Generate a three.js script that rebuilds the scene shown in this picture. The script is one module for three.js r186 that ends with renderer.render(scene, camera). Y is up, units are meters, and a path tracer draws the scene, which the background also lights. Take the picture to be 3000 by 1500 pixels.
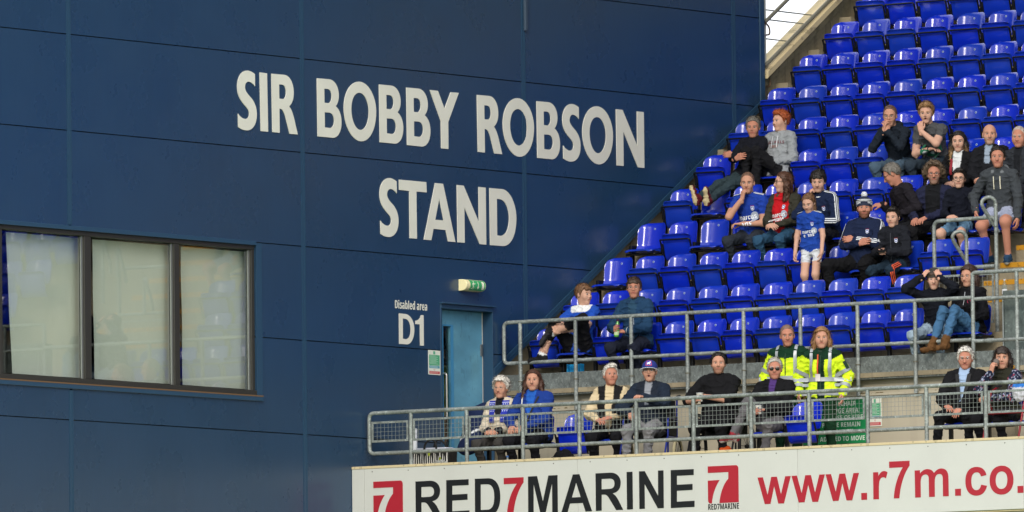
import * as THREE from 'three';
import { mergeGeometries } from 'three/addons/utils/BufferGeometryUtils.js';
import { RoundedBoxGeometry } from 'three/addons/geometries/RoundedBoxGeometry.js';
import { ImprovedNoise } from 'three/addons/math/ImprovedNoise.js';
import { FontLoader } from 'three/addons/loaders/FontLoader.js';

// ---------------------------------------------------------------- camera, sky, sun, exposure
const G = 13.1;                                   // the blue wall's top reference joint stands 13.1 m above the pitch
const CAM = { p: [83.012, 1.3111, 112.4163], d: [-0.5786, 0.0675, -0.8128], r: [0.8143, -0.0100, -0.5804], u: [0.0473, 0.9977, 0.0492], f: 35132.9 };
const scene = new THREE.Scene();
const camera = new THREE.PerspectiveCamera(2.44587, 2, 1, 2000);
camera.position.set(...CAM.p);
camera.up.set(...CAM.u);
camera.lookAt(CAM.p[0] + CAM.d[0] * 100, CAM.p[1] + CAM.d[1] * 100, CAM.p[2] + CAM.d[2] * 100);
const renderer = new THREE.WebGLRenderer({ antialias: true });
renderer.toneMapping = THREE.LinearToneMapping;
renderer.toneMappingExposure = 1.82;
renderer.shadowMap.enabled = true;

const perlin = new ImprovedNoise();
const nz = (x, y, z) => perlin.noise(x, y, z);
{ // overcast sky: grey-white cloud deck with soft, large variations
  const w = 512, h = 256, a = new Float32Array(w * h * 4);
  for (let j = 0; j < h; j++) for (let i = 0; i < w; i++) {
    const el = (j + .5) / h * Math.PI - Math.PI / 2, az = i / w * 2 * Math.PI;
    const x = Math.cos(el) * Math.cos(az), z = Math.cos(el) * Math.sin(az), y = Math.sin(el);
    const q = 1 / (Math.max(y, 0) + .25);
    let n = 0, am = .5, fr = 1.1; for (let k = 0; k < 4; k++) { n += am * nz(x * q * fr + 7, k * 3.1, z * q * fr + 2); am *= .5; fr *= 2.1; }
    const b = y > 0 ? (.92 + .22 * y + n * .5) : .25;
    const o = (j * w + i) * 4; a[o] = b * .965; a[o + 1] = b * .99; a[o + 2] = b * 1.03; a[o + 3] = 1;
  }
  const t = new THREE.DataTexture(a, w, h, THREE.RGBAFormat, THREE.FloatType);
  t.mapping = THREE.EquirectangularReflectionMapping; t.magFilter = THREE.LinearFilter; t.minFilter = THREE.LinearFilter; t.needsUpdate = true;
  scene.background = t; scene.environment = t; scene.environmentIntensity = 1;
}
const sun = new THREE.DirectionalLight(0xfff3e2, 1.05);
sun.position.set(32, 48, 70); sun.target.position.set(3, 10, -4);
sun.castShadow = true; sun.shadow.radius = 26; sun.shadow.mapSize.set(2048, 2048);
Object.assign(sun.shadow.camera, { left: -40, right: 40, top: 40, bottom: -40, near: 1, far: 200 });
scene.add(sun, sun.target);

// ---------------------------------------------------------------- helpers
const V = (x, y, z) => new THREE.Vector3(x, y, z);
function ray(x, y) { const a = (x - 1500) / CAM.f, b = (750 - y) / CAM.f; return [0, 1, 2].map(i => CAM.d[i] + CAM.r[i] * a + CAM.u[i] * b); }
function on(ax, x, y, v) { const q = ray(x, y), t = (v - CAM.p[ax]) / q[ax]; return V(CAM.p[0] + q[0] * t, CAM.p[1] + q[1] * t, CAM.p[2] + q[2] * t); }
const onX = (x, y, v = 0) => on(0, x, y, v), onZ = (x, y, v) => on(2, x, y, v);
let seed = 12345; const rnd = () => (seed = (seed * 1664525 + 1013904223) >>> 0) / 4294967296;
const taken = {};
function numbered(n) { taken[n] = (taken[n] ?? -1) + 1; return taken[n] ? `${n}_${String(taken[n]).padStart(3, '0')}` : n; }
function thing(name, label, category, group, pos) {
  const o = new THREE.Group(); o.name = numbered(name); o.userData = { label, category }; if (group) o.userData.group = group;
  if (pos) o.position.set(...pos); scene.add(o); return o;
}
function mesh(name, geo, m, parent) {
  const o = new THREE.Mesh(Array.isArray(geo) ? mg(geo) : geo, m); o.name = parent ? name : numbered(name); o.castShadow = o.receiveShadow = true;
  (parent || scene).add(o); return o;
}
function tag(o, label, category, group) { o.userData.label = label; o.userData.category = category; if (group) o.userData.group = group; return o; }
function struct(name, geo, m) { const o = mesh(name, geo, m); o.userData.kind = 'structure'; return o; }
function mg(list) { const L = list.map(g => g.index ? g.toNonIndexed() : g); for (const g of L) { if (!g.attributes.uv) g.setAttribute('uv', new THREE.BufferAttribute(new Float32Array(g.attributes.position.count * 2), 2)); g.deleteAttribute('uv1'); } return mergeGeometries(L); }
function box(x0, x1, y0, y1, z0, z1) { const g = new THREE.BoxGeometry(x1 - x0, y1 - y0, z1 - z0); g.translate((x0 + x1) / 2, (y0 + y1) / 2, (z0 + z1) / 2); return g; }
function rbox(x0, x1, y0, y1, z0, z1, r = .006) { const g = new RoundedBoxGeometry(x1 - x0, y1 - y0, z1 - z0, 2, r); g.translate((x0 + x1) / 2, (y0 + y1) / 2, (z0 + z1) / 2); return g; }
function tube(pts, r, n = 24, seg = 8, closed = false, tension = .5) { return new THREE.TubeGeometry(new THREE.CatmullRomCurve3(pts.map(p => V(...p)), closed, 'catmullrom', tension), n, r, seg, closed); }
function rod(a, b, r, seg = 10) { const A = V(...a), B = V(...b), g = new THREE.CylinderGeometry(r, r, A.distanceTo(B), seg, 1); g.applyQuaternion(new THREE.Quaternion().setFromUnitVectors(V(0, 1, 0), B.clone().sub(A).normalize())); g.translate((a[0] + b[0]) / 2, (a[1] + b[1]) / 2, (a[2] + b[2]) / 2); return g; }
// straight runs with rounded bends
function bentTube(pts, r, bend, seg = 8) {
  const path = new THREE.CurvePath(), P = pts.map(p => V(...p)); let cur = P[0];
  for (let i = 1; i < P.length - 1; i++) {
    const a = P[i].clone().sub(cur), b = P[i + 1].clone().sub(P[i]), bb = Math.min(bend, a.length() * .49, b.length() * .49);
    const s = P[i].clone().addScaledVector(a.normalize(), -bb), e = P[i].clone().addScaledVector(b.normalize(), bb);
    path.add(new THREE.LineCurve3(cur, s)); path.add(new THREE.QuadraticBezierCurve3(s, P[i].clone(), e)); cur = e;
  }
  path.add(new THREE.LineCurve3(cur, P[P.length - 1]));
  const sm = []; for (const c of path.curves) { const n = c.isLineCurve3 ? 1 : 6; for (let k = 0; k < n; k++) sm.push(c.getPoint(k / n)); } sm.push(P[P.length - 1]);
  const gs = []; // swept ring by ring with parallel transport
  const T = sm.map((p, i) => sm[Math.min(i + 1, sm.length - 1)].clone().sub(sm[Math.max(i - 1, 0)]).normalize());
  let N = Math.abs(T[0].y) < .9 ? V(0, 1, 0) : V(1, 0, 0); const pos = [], idx = [];
  sm.forEach((p, i) => {
    N = N.clone().addScaledVector(T[i], -N.dot(T[i])).normalize(); const B = T[i].clone().cross(N);
    for (let k = 0; k < seg; k++) { const t = k / seg * 2 * Math.PI; const q = p.clone().addScaledVector(N, Math.cos(t) * r).addScaledVector(B, Math.sin(t) * r); pos.push(q.x, q.y, q.z); }
    if (i) for (let k = 0; k < seg; k++) { const a = (i - 1) * seg + k, b = (i - 1) * seg + (k + 1) % seg, c = a + seg, d = b + seg; idx.push(a, b, c, b, d, c); }
  });
  const g = new THREE.BufferGeometry(); g.setAttribute('position', new THREE.Float32BufferAttribute(pos, 3)); g.setIndex(idx); g.computeVertexNormals();
  return g;
}
const lin = h => { const c = new THREE.Color(h); return [c.r, c.g, c.b]; };
function noiseTex(w, h, fn, srgb = true, rep = true) {
  const d = new Uint8Array(w * h * 4);
  for (let j = 0; j < h; j++) for (let i = 0; i < w; i++) { const c = fn(i / w, j / h, i, j), o = (j * w + i) * 4; for (let k = 0; k < 3; k++) d[o + k] = Math.max(0, Math.min(255, c[k] * 255)); d[o + 3] = 255; }
  const t = new THREE.DataTexture(d, w, h); t.wrapS = t.wrapT = rep ? THREE.RepeatWrapping : THREE.ClampToEdgeWrapping; t.magFilter = THREE.LinearFilter; t.minFilter = THREE.LinearMipmapLinearFilter; t.generateMipmaps = true;
  if (srgb) t.colorSpace = THREE.SRGBColorSpace; t.needsUpdate = true; return t;
}
// tileable value noise
function tiled(n, sd) {
  const a = []; let s = sd; for (let i = 0; i < n * n; i++) { s = (s * 1664525 + 1013904223) >>> 0; a.push(s / 4294967296); }
  return (u, v) => { u *= n; v *= n; const i = Math.floor(u), j = Math.floor(v), f = u - i, g = v - j, q = t => t * t * (3 - 2 * t); const A = (x, y) => a[((y % n + n) % n) * n + (x % n + n) % n]; const x = q(f), y = q(g); return (A(i, j) * (1 - x) + A(i + 1, j) * x) * (1 - y) + (A(i, j + 1) * (1 - x) + A(i + 1, j + 1) * x) * y; };
}
const t4 = tiled(4, 1), t8 = tiled(8, 7), t16 = tiled(16, 3), t32 = tiled(32, 5), t64 = tiled(64, 9), t128 = tiled(128, 11);
const fbm = (u, v) => t4(u, v) * .4 + t8(u, v) * .25 + t16(u, v) * .15 + t32(u, v) * .1 + t64(u, v) * .06 + t128(u, v) * .04;
function metreUV(g, a, b, s = 1, oa = 0, ob = 0) { const p = g.attributes.position, u = new Float32Array(p.count * 2), gt = ['getX', 'getY', 'getZ']; for (let i = 0; i < p.count; i++) { u[2 * i] = p[gt[a]](i) * s + oa; u[2 * i + 1] = p[gt[b]](i) * s + ob; } g.setAttribute('uv', new THREE.BufferAttribute(u, 2)); return g; }
function std(c, rough = .8, metal = 0, extra = {}) { return new THREE.MeshStandardMaterial({ color: c, roughness: rough, metalness: metal, ...extra }); }
function canvasTex(w, h, draw) { const c = document.createElement('canvas'); c.width = w; c.height = h; const x = c.getContext('2d'); draw(x, w, h); const t = new THREE.CanvasTexture(c); t.colorSpace = THREE.SRGBColorSpace; t.anisotropy = 4; return t; }

// ---------------------------------------------------------------- materials
const cladTex = noiseTex(1024, 1024, (u, v) => { // paint film with faint run marks and dust grain
  const run = Math.max(0, t128(u * 1, .3 + Math.floor(v * 6) * .07) - .86) * (t16(u, v) > .55 ? 1 : 0) * (t64(u, v * .3) > .6 ? 1 : .1);
  const b = .93 + .07 * fbm(u, v) + .03 * (t128(u, v * .12) - .5) + run * .9; return [b, b, b];
});
const clad = new THREE.MeshPhysicalMaterial({ color: 0x213f5d, roughness: .36, ior: 1.62, map: cladTex, roughnessMap: noiseTex(512, 512, (u, v) => { const b = .8 + .35 * (fbm(u, v) - .5); return [b, b, b]; }, false) });
const cladDark = std(0x4b5a68, .8);
const strip = std(0x25445f, .4);
const concTex = noiseTex(1024, 1024, (u, v) => { const s = fbm(u, v), sp = t128(u * 2, v * 2) > .93 ? -.15 : 0, st = Math.max(0, t64(u, v * .1) - .62) * .35; const b = .62 + .45 * (s - .3) + sp - st; return [b * 1.0, b * .955, b * .86]; });
const concBump = noiseTex(512, 512, (u, v) => { const b = fbm(u * 2, v * 2) * .6 + t128(u, v) * .4; return [b, b, b]; }, false);
const conc = std(0xc9c3b4, .92, 0, { map: concTex, bumpMap: concBump, bumpScale: .006 });
const concGrey = std(0xc0bbad, .93, 0, { map: concTex, bumpMap: concBump, bumpScale: .006 });
const creamWall = std(0xb3ae9f, .85, 0, { map: noiseTex(1024, 512, (u, v) => { const s = fbm(u, v), st = Math.max(0, t64(u, v * .12) - .6) * .4; const b = .95 + .1 * (s - .5) - st * .3; return [b, b * .985, b * .955]; }) });
const rearM = creamWall;
const cream = std(0xdccfae, .75, 0, { map: noiseTex(512, 512, (u, v) => { const s = fbm(u, v), d = t32(u, v) > .8 ? (t128(u, v) * .22) : 0; const b = .93 + .12 * (s - .5) - d; return [b, b * .97, b * .92]; }) });
const galvTex = noiseTex(512, 512, (u, v) => { const s = t32(u, v) * .35 + t64(u, v) * .35 + t128(u, v) * .3, sp = t64(u + .3, v) > .86 ? .16 : 0, m = t8(u, v); const b = .66 + .34 * (s - .5) + sp + .14 * (m - .5); return [b * .97, b, b * .995]; });
const galv = std(0xd0d3d0, .55, .2, { map: galvTex, roughnessMap: noiseTex(256, 256, (u, v) => { const b = .75 + .5 * (t64(u, v) - .5); return [1, b, b]; }, false) });
const galvPlate = std(0xa4a9a8, .6, .15, { map: galvTex });
const seatBlue = new THREE.MeshPhysicalMaterial({ color: 0x0e2bb2, roughness: .17, clearcoat: 0, clearcoatRoughness: .14, specularIntensity: 1, roughnessMap: noiseTex(256, 256, (u, v) => { const b = .78 + .5 * (fbm(u, v) - .5); return [b, b, b]; }, false) });
const blackSteel = std(0x0c0d10, .42, .3);
const darkGrey = std(0x35332f, .45, .2);
const letterWhite = std(0xeae7de, .5, 0, { map: noiseTex(256, 256, (u, v) => { const b = .95 + .06 * (fbm(u, v) - .5); return [b, b, b * .99]; }) });
const boardMat = std(0xcfcfca, .35, 0, { map: noiseTex(512, 512, (u, v) => { const b = .97 + .05 * (fbm(u, v) - .5); return [b, b, b]; }) });
const boardBlack = std(0x17181a, .4), boardRed = std(0xa8202f, .4);
const yellow = std(0xc98d12, .7, 0, { map: noiseTex(256, 256, (u, v) => { const w = t32(u, v) > .72 ? .3 * t128(u, v) : 0; const b = .96 - w; return [b, b, b]; }) });
// ---------------------------------------------------------------- setting: pitch, terraces, roof
struct('pitch_grass', (() => { const g = new THREE.PlaneGeometry(900, 900); g.rotateX(-Math.PI / 2); return g; })(), std(0x3c6a26, .95));
const FLOOR = G - 4.90;                                   // wheelchair platform floor
const ROWS = 13, PITCH = .4675, X0 = .35;
const rowY = r => G - 3.035 + .455 * r, rowZ = r => -4.57 - .71 * r, rowFloor = r => rowY(r) - .70;
const XG = 5.72;                                          // left edge of the stairway between the seat blocks
for (let r = 0; r < ROWS; r++) {
  const g = box(-.35, r < 2 ? 6.95 : XG, rowFloor(r) - (r ? 1.2 : .055), rowFloor(r), -16, rowZ(r) + .61);
  struct('terrace_step', metreUV(g, 0, 1, .35, r * .37, r * .21), conc);
}
for (let r = 0; r < ROWS; r++) struct('terrace_step', metreUV(box(7.3, 62, rowFloor(r) - (r ? 1.2 : .055), rowFloor(r), -16, rowZ(r) + .61), 0, 1, .35, r * .3), conc);
{ // stairway with yellow nosings, half a row per step
  const st = thing('stairway', 'concrete stairway with yellow painted step edges beside the seats', 'stairs');
  for (let k = 0; k < 24; k++) {
    const y = rowFloor(0) - .0 + .2275 * k, zf = rowZ(0) + .61 - .355 * k + (k < 1 ? 0 : -.0);
    if (k >= 1 && k <= 3) { // the landing side wall: the lower flight is narrower
      mesh('step', metreUV(box(6.951, 7.299, y - .9, y, -15.9, zf), 0, 1, .4, k * .2), conc, st); mesh('nosing', metreUV(box(6.952, 7.298, y + .001, y + .004, zf - .055, zf + .003), 0, 2, 1, k), yellow, st); mesh('nosing', metreUV(box(6.952, 7.298, y - .055, y + .004, zf + .0005, zf + .004), 0, 1, 1, k), yellow, st); continue;
    }
    const x0 = k < 4 ? 6.951 : XG + .001;
    mesh('step', metreUV(box(x0, 7.299, y - .9, y, -15.9, zf), 0, 1, .4, k * .2), conc, st);
    mesh('nosing', metreUV(box(x0 + .01, 7.298, y + .001, y + .004, zf - .055, zf + .003), 0, 2, 1, k), yellow, st);
    mesh('nosing', metreUV(box(x0 + .01, 7.298, y - .055, y + .004, zf + .0005, zf + .004), 0, 1, 1, k * .3), yellow, st);
  }
}
struct('platform_floor', metreUV(box(.0, 62, FLOOR - .3, FLOOR, -4.3, -1.02), 0, 2, .35), conc);
struct('platform_front', metreUV(box(-.0, 62, 0, FLOOR + .1, -1.0, -.97), 0, 1, .3), creamWall);
struct('platform_rear_wall', metreUV(box(-.0, 62, FLOOR, G - 3.98, -4.4, -4.02), 0, 1, .25), rearM);
struct('rear_wall_ledge', metreUV(box(.0, 62, G - 4.0, G - 3.975, -4.3, -3.985), 0, 2, .6), rearM);
struct('under_beam_wall', metreUV(box(.0, 62, G - 3.975, G - 3.70, -4.4, -4.1), 0, 1, .25, .4), rearM);
struct('stand_back_wall', metreUV(box(-.4, 62, 0, G + 9.4, -16.6, -16.2), 0, 1, .2), concGrey);
struct('roof', box(-3, 62, G + 9.5, G + 10, -17, -3.5), std(0x9fa3a4, .8));

{ // galvanised fascia plates along the lowest seat row
  const b = thing('galvanised_beam', 'grey galvanised steel fascia running under the lowest row of blue seats', 'beam');
  let x = .0; const cuts = [1.0, 2.9, 4.9, 6.2, 8.2, 11, 20, 40, 62];
  for (const c of cuts) { mesh('plate', metreUV(rbox(x + .002, c - .002, G - 3.81, G - 3.545, -4.005, -3.975, .004), 0, 1, .8, x * .3), galvPlate, b); x = c; }
  mesh('lip', metreUV(box(0, 62, G - 3.815, G - 3.80, -4.1, -4.006), 0, 2, .8), galvPlate, b);
}

// ---------------------------------------------------------------- the blue clad wall
const PW = 4.471, PH = 1.1, WR = -9.61;
const rakeP = [[-9.599, .011], [-4.128, -3.377]], rakeB = (rakeP[1][1] - rakeP[0][1]) / (rakeP[1][0] - rakeP[0][0]);
const rakeY = z => rakeP[0][1] + rakeB * (z - rakeP[0][0]);      // lower edge of the cladding over the terrace
const clipHalf = (poly, f) => { const o = []; for (let i = 0; i < poly.length; i++) { const a = poly[i], b = poly[(i + 1) % poly.length], fa = f(a), fb = f(b); if (fa >= 0) o.push(a); if (fa * fb < 0) { const t = fa / (fa - fb); o.push([a[0] + (b[0] - a[0]) * t, a[1] + (b[1] - a[1]) * t]); } } return o; };
// wall shapes are drawn in (u, v) = (-Z, Y - G) and turned so that they face +X
const WIN = { u0: -7.45, u1: -.938, v0: -3.99, v1: -2.235 }, DOOR = { u0: 2.72, u1: 3.772, v0: -4.95, v1: -2.75 };
function wallPiece(polys, depth, x, bevel = 0) {
  const gs = polys.map(([outer, holes]) => {
    const s = new THREE.Shape(outer.map(p => new THREE.Vector2(p[0], p[1]))); for (const h of holes) s.holes.push(new THREE.Path(h.map(p => new THREE.Vector2(p[0], p[1]))));
    return new THREE.ExtrudeGeometry(s, { depth: depth - bevel * 2, bevelEnabled: bevel > 0, bevelSize: bevel, bevelThickness: bevel, bevelOffset: -bevel, bevelSegments: 1, curveSegments: 10 });
  });
  const g = mg(gs); g.translate(0, 0, bevel); metreUV(g, 0, 1, .31); g.rotateY(Math.PI / 2); g.translate(x, G, 0); return g;
}
const rect = (u0, u1, v0, v1) => [[u0, v0], [u1, v0], [u1, v1], [u0, v1]];
function cutRect(r, o) { // r minus the opening o, as plain rectangles [u0, u1, v0, v1]
  const [a, b, c, d] = r, u0 = Math.max(a, o.u0), u1 = Math.min(b, o.u1), v0 = Math.max(c, o.v0), v1 = Math.min(d, o.v1); if (u1 <= u0 || v1 <= v0) return [r];
  return [[a, u0, c, d], [u1, b, c, d], [u0, u1, c, v0], [u0, u1, v1, d]].filter(q => q[1] - q[0] > .004 && q[3] - q[2] > .004);
}
function holesFor(u0, u1, v0, v1, open) { const e = .002, hs = []; for (const o of open) { const a = Math.max(o.u0, u0 + e), b = Math.min(o.u1, u1 - e), c = Math.max(o.v0, v0 + e), d = Math.min(o.v1, v1 - e); if (b - a > .005 && d - c > .005) hs.push(rect(a, b, c, d).reverse()); } return hs; }
{
  const w = thing('clad_wall', 'tall dark blue panel clad wall carrying the big white stand name', 'wall');
  const UE = -WR;
  // core behind the panels
  mesh('wall_core', wallPiece([[rect(-13.4, 3.83, -G, 6.6), holesFor(-13.4, 3.83, -G, 6.6, [WIN, DOOR])], [clipHalf(rect(3.831, UE - .01, -6, 6.6), p => p[1] - rakeY(-p[0]) - .02), []]], .18, -.235), cladDark, w);
  for (let i = -3; i <= 2; i++) for (let j = -5; j <= 11; j++) {
    const u0 = (i) * PW + .022, u1 = Math.min((i + 1) * PW - .022, UE - .105), v1 = -(j - 1) * PH - .006, v0 = -j * PH + .006;
    if (v0 < -G) continue;
    const polys = [];
    if (u0 < 3.78) for (const q of cutRect([u0, Math.min(u1, 3.78), v0, v1], WIN).flatMap(r => cutRect(r, DOOR))) polys.push([rect(...q), []]);
    if (u1 > 3.78) { const p = clipHalf(rect(Math.max(u0, 3.78), u1, v0, v1), q => q[1] - rakeY(-q[0]) - .118); if (p.length > 2) polys.push([p, []]); }
    if (!polys.length) continue;
    const g = wallPiece(polys, .05, -.05);
    const uv = g.attributes.uv, ou = rnd(), ov = rnd(); for (let k = 0; k < uv.count; k++) uv.setXY(k, uv.getX(k) + ou, uv.getY(k) + ov);
    mesh('panel', g, clad, w);
  }
  // vertical cover strips: a flat cap with two small ribs
  for (let i = -2; i <= 2; i++) {
    const u = i * PW, vb = u > 3.8 ? rakeY(-u) + .1 : -G;
    const spans = u > WIN.u0 && u < WIN.u1 ? [[vb, WIN.v0 - .07], [WIN.v1 + .06, 6.6]] : [[vb, 6.6]];
    for (const [a, b] of spans) {
      mesh('cover_strip', wallPiece([[rect(u - .042, u + .042, a, b), []]], .003, .0005), strip, w);
      for (const q of [-.03, .012, .03]) mesh('strip_rib', wallPiece([[rect(u + q - .004, u + q + .004, a, b), []]], .003, .0036), strip, w);
    }
  }
  // right edge trim and raking flashing
  mesh('edge_trim', wallPiece([[clipHalf(rect(UE - .10, UE, -3, 6.6), p => p[1] - rakeY(-p[0]) - .02), []]], .07, -.06, .004), strip, w);
  const ru = (u, o) => rakeY(-u) + o;
  mesh('rake_flashing', wallPiece([[[[3.79, ru(3.79, 0)], [UE + .004, ru(UE + .004, 0)], [UE + .004, ru(UE + .004, .115)], [3.79, ru(3.79, .115)]], []]], .062, -.05, .003), strip, w);
  mesh('flashing_rib', wallPiece([[[[3.79, ru(3.79, .05)], [UE, ru(UE, .05)], [UE, ru(UE, .062)], [3.79, ru(3.79, .062)]], []]], .004, .0125), strip, w);
  mesh('flashing_upright', wallPiece([[rect(3.785, 3.82, -4.95, ru(3.82, 0)), []]], .03, -.04), strip, w);
  // a repair channel clipped over one cover strip
  mesh('cable_channel', wallPiece([[rect(PW + .0, PW + .05, .62, 6.6), []]], .03, .007, .004), std(0x3a4a5c, .5), w);
}
{ // rooms behind the openings, so that they read as dark interiors
  const m = std(0x4a4844, .9);
  struct('room_shell', [box(-4, -.24, G - 5.1, G - 5.0, -3.9, 8.2), box(-4, -.24, G - 1.6, G - 1.5, -3.9, 8.2), box(-4.1, -4, G - 5.1, G - 1.5, -3.9, 8.2), box(-4, -.24, G - 5, G - 1.6, 8.1, 8.2), box(-4, -.24, G - 5, G - 1.6, -3.95, -3.85), box(-4, -.24, G - 5, G - 1.6, -1.0, -.9)], m);
}

// concrete side wall under and beyond the cladding, with its coping and glazed screen
{
  const s = thing('raking_side_wall', 'sloping concrete side wall with pale coping beside the upper seats', 'wall');
  const cy = z => .481 + (1.443 - .481) / (-11.174 + 9.672) * (z + 9.672);     // coping top
  const e = 16, top = u => u < 9.62 ? rakeY(-u) + .05 : cy(-u);
  mesh('side_panel', wallPiece([[[[3.83, -6], [e, -6], [e, cy(-e) - .23], [9.63, cy(-9.63) - .23], [9.63, rakeY(-9.63) + .05], [3.83, rakeY(-3.83) + .05]], []]], .16, -.24), concGrey, s);
  mesh('coping', wallPiece([[[[9.63, cy(-9.63) - .095], [e, cy(-e) - .095], [e, cy(-e)], [9.63, cy(-9.63)]], []]], .30, -.26, .01), cream, s);
  mesh('coping_soffit', wallPiece([[[[9.63, cy(-9.63) - .229], [e, cy(-e) - .229], [e, cy(-e) - .096], [9.63, cy(-9.63) - .096]], []]], .2, -.24), concGrey, s);
  for (let u = 11.2; u < 15; u += 2.1) mesh('joint', wallPiece([[rect(u, u + .02, -3, cy(-u) - .3), []]], .01, -.079), concGrey, s);
  for (let r = 6; r < 12; r++) mesh('plinth', metreUV(box(-.079, .1, rowFloor(r), rowFloor(r) + .42, rowZ(r) - .095, rowZ(r) + .28), 2, 1, .5, r), conc, s);
}
{
  const s = thing('glazed_screen', 'bright clear glazed windbreak above the sloping concrete wall', 'screen');
  const glass = new THREE.MeshPhysicalMaterial({ color: 0xffffff, roughness: .02, transmission: 1, thickness: 0, ior: 1.45 });
  const cy = z => .481 + (1.443 - .481) / (-11.174 + 9.672) * (z + 9.672);
  const frameM = std(0x8f8f88, .5), whiteM = std(0xd6d2c6, .6);
  mesh('post', rbox(-.16, -.04, G + .30, G + 6.5, -9.72, -9.645), whiteM, s);
  const vs = [.45, .87, 1.11, 1.23, 1.62, 2.05, 2.6, 3.2, 3.9, 4.8, 5.6];
  for (let i = 0; i < vs.length - 1; i++) {
    const poly = clipHalf(rect(9.73, 16, vs[i] + .006, vs[i + 1] - .006), p => p[1] - cy(-p[0]) - .01);
    if (poly.length > 2) mesh('pane', wallPiece([[poly, []]], .004, -.11), glass, s);
    const bar = clipHalf(rect(9.73, 16, vs[i + 1] - .006, vs[i + 1] + .006), p => p[1] - cy(-p[0]) - .01);
    if (bar.length > 2) mesh('glazing_bar', wallPiece([[bar, []]], .03, -.125), frameM, s);
  }
  const brace = std(0x6f6d63, .55);
  for (const [a, b] of [[[2240.3, 193.7], [2430.3, 0]], [[2240.3, 65.8], [2306, 0]]]) { const p = onX(...a, -.02), q = onX(...b, -.02).sub(p).normalize(); mesh('brace', rod([p.x, p.y, p.z], [p.x, p.y + q.y * 7, p.z + q.z * 7], .024, 12), brace, s); }
  for (const y of [.34, .98]) mesh('hook', tube([[.0, G + y + .08, -9.63], [.0, G + y + .02, -9.72], [.0, G + y - .06, -9.73], [.0, G + y - .08, -9.66]], .011, 14, 6), std(0x5a4634, .7, .3), s);
}

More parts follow.
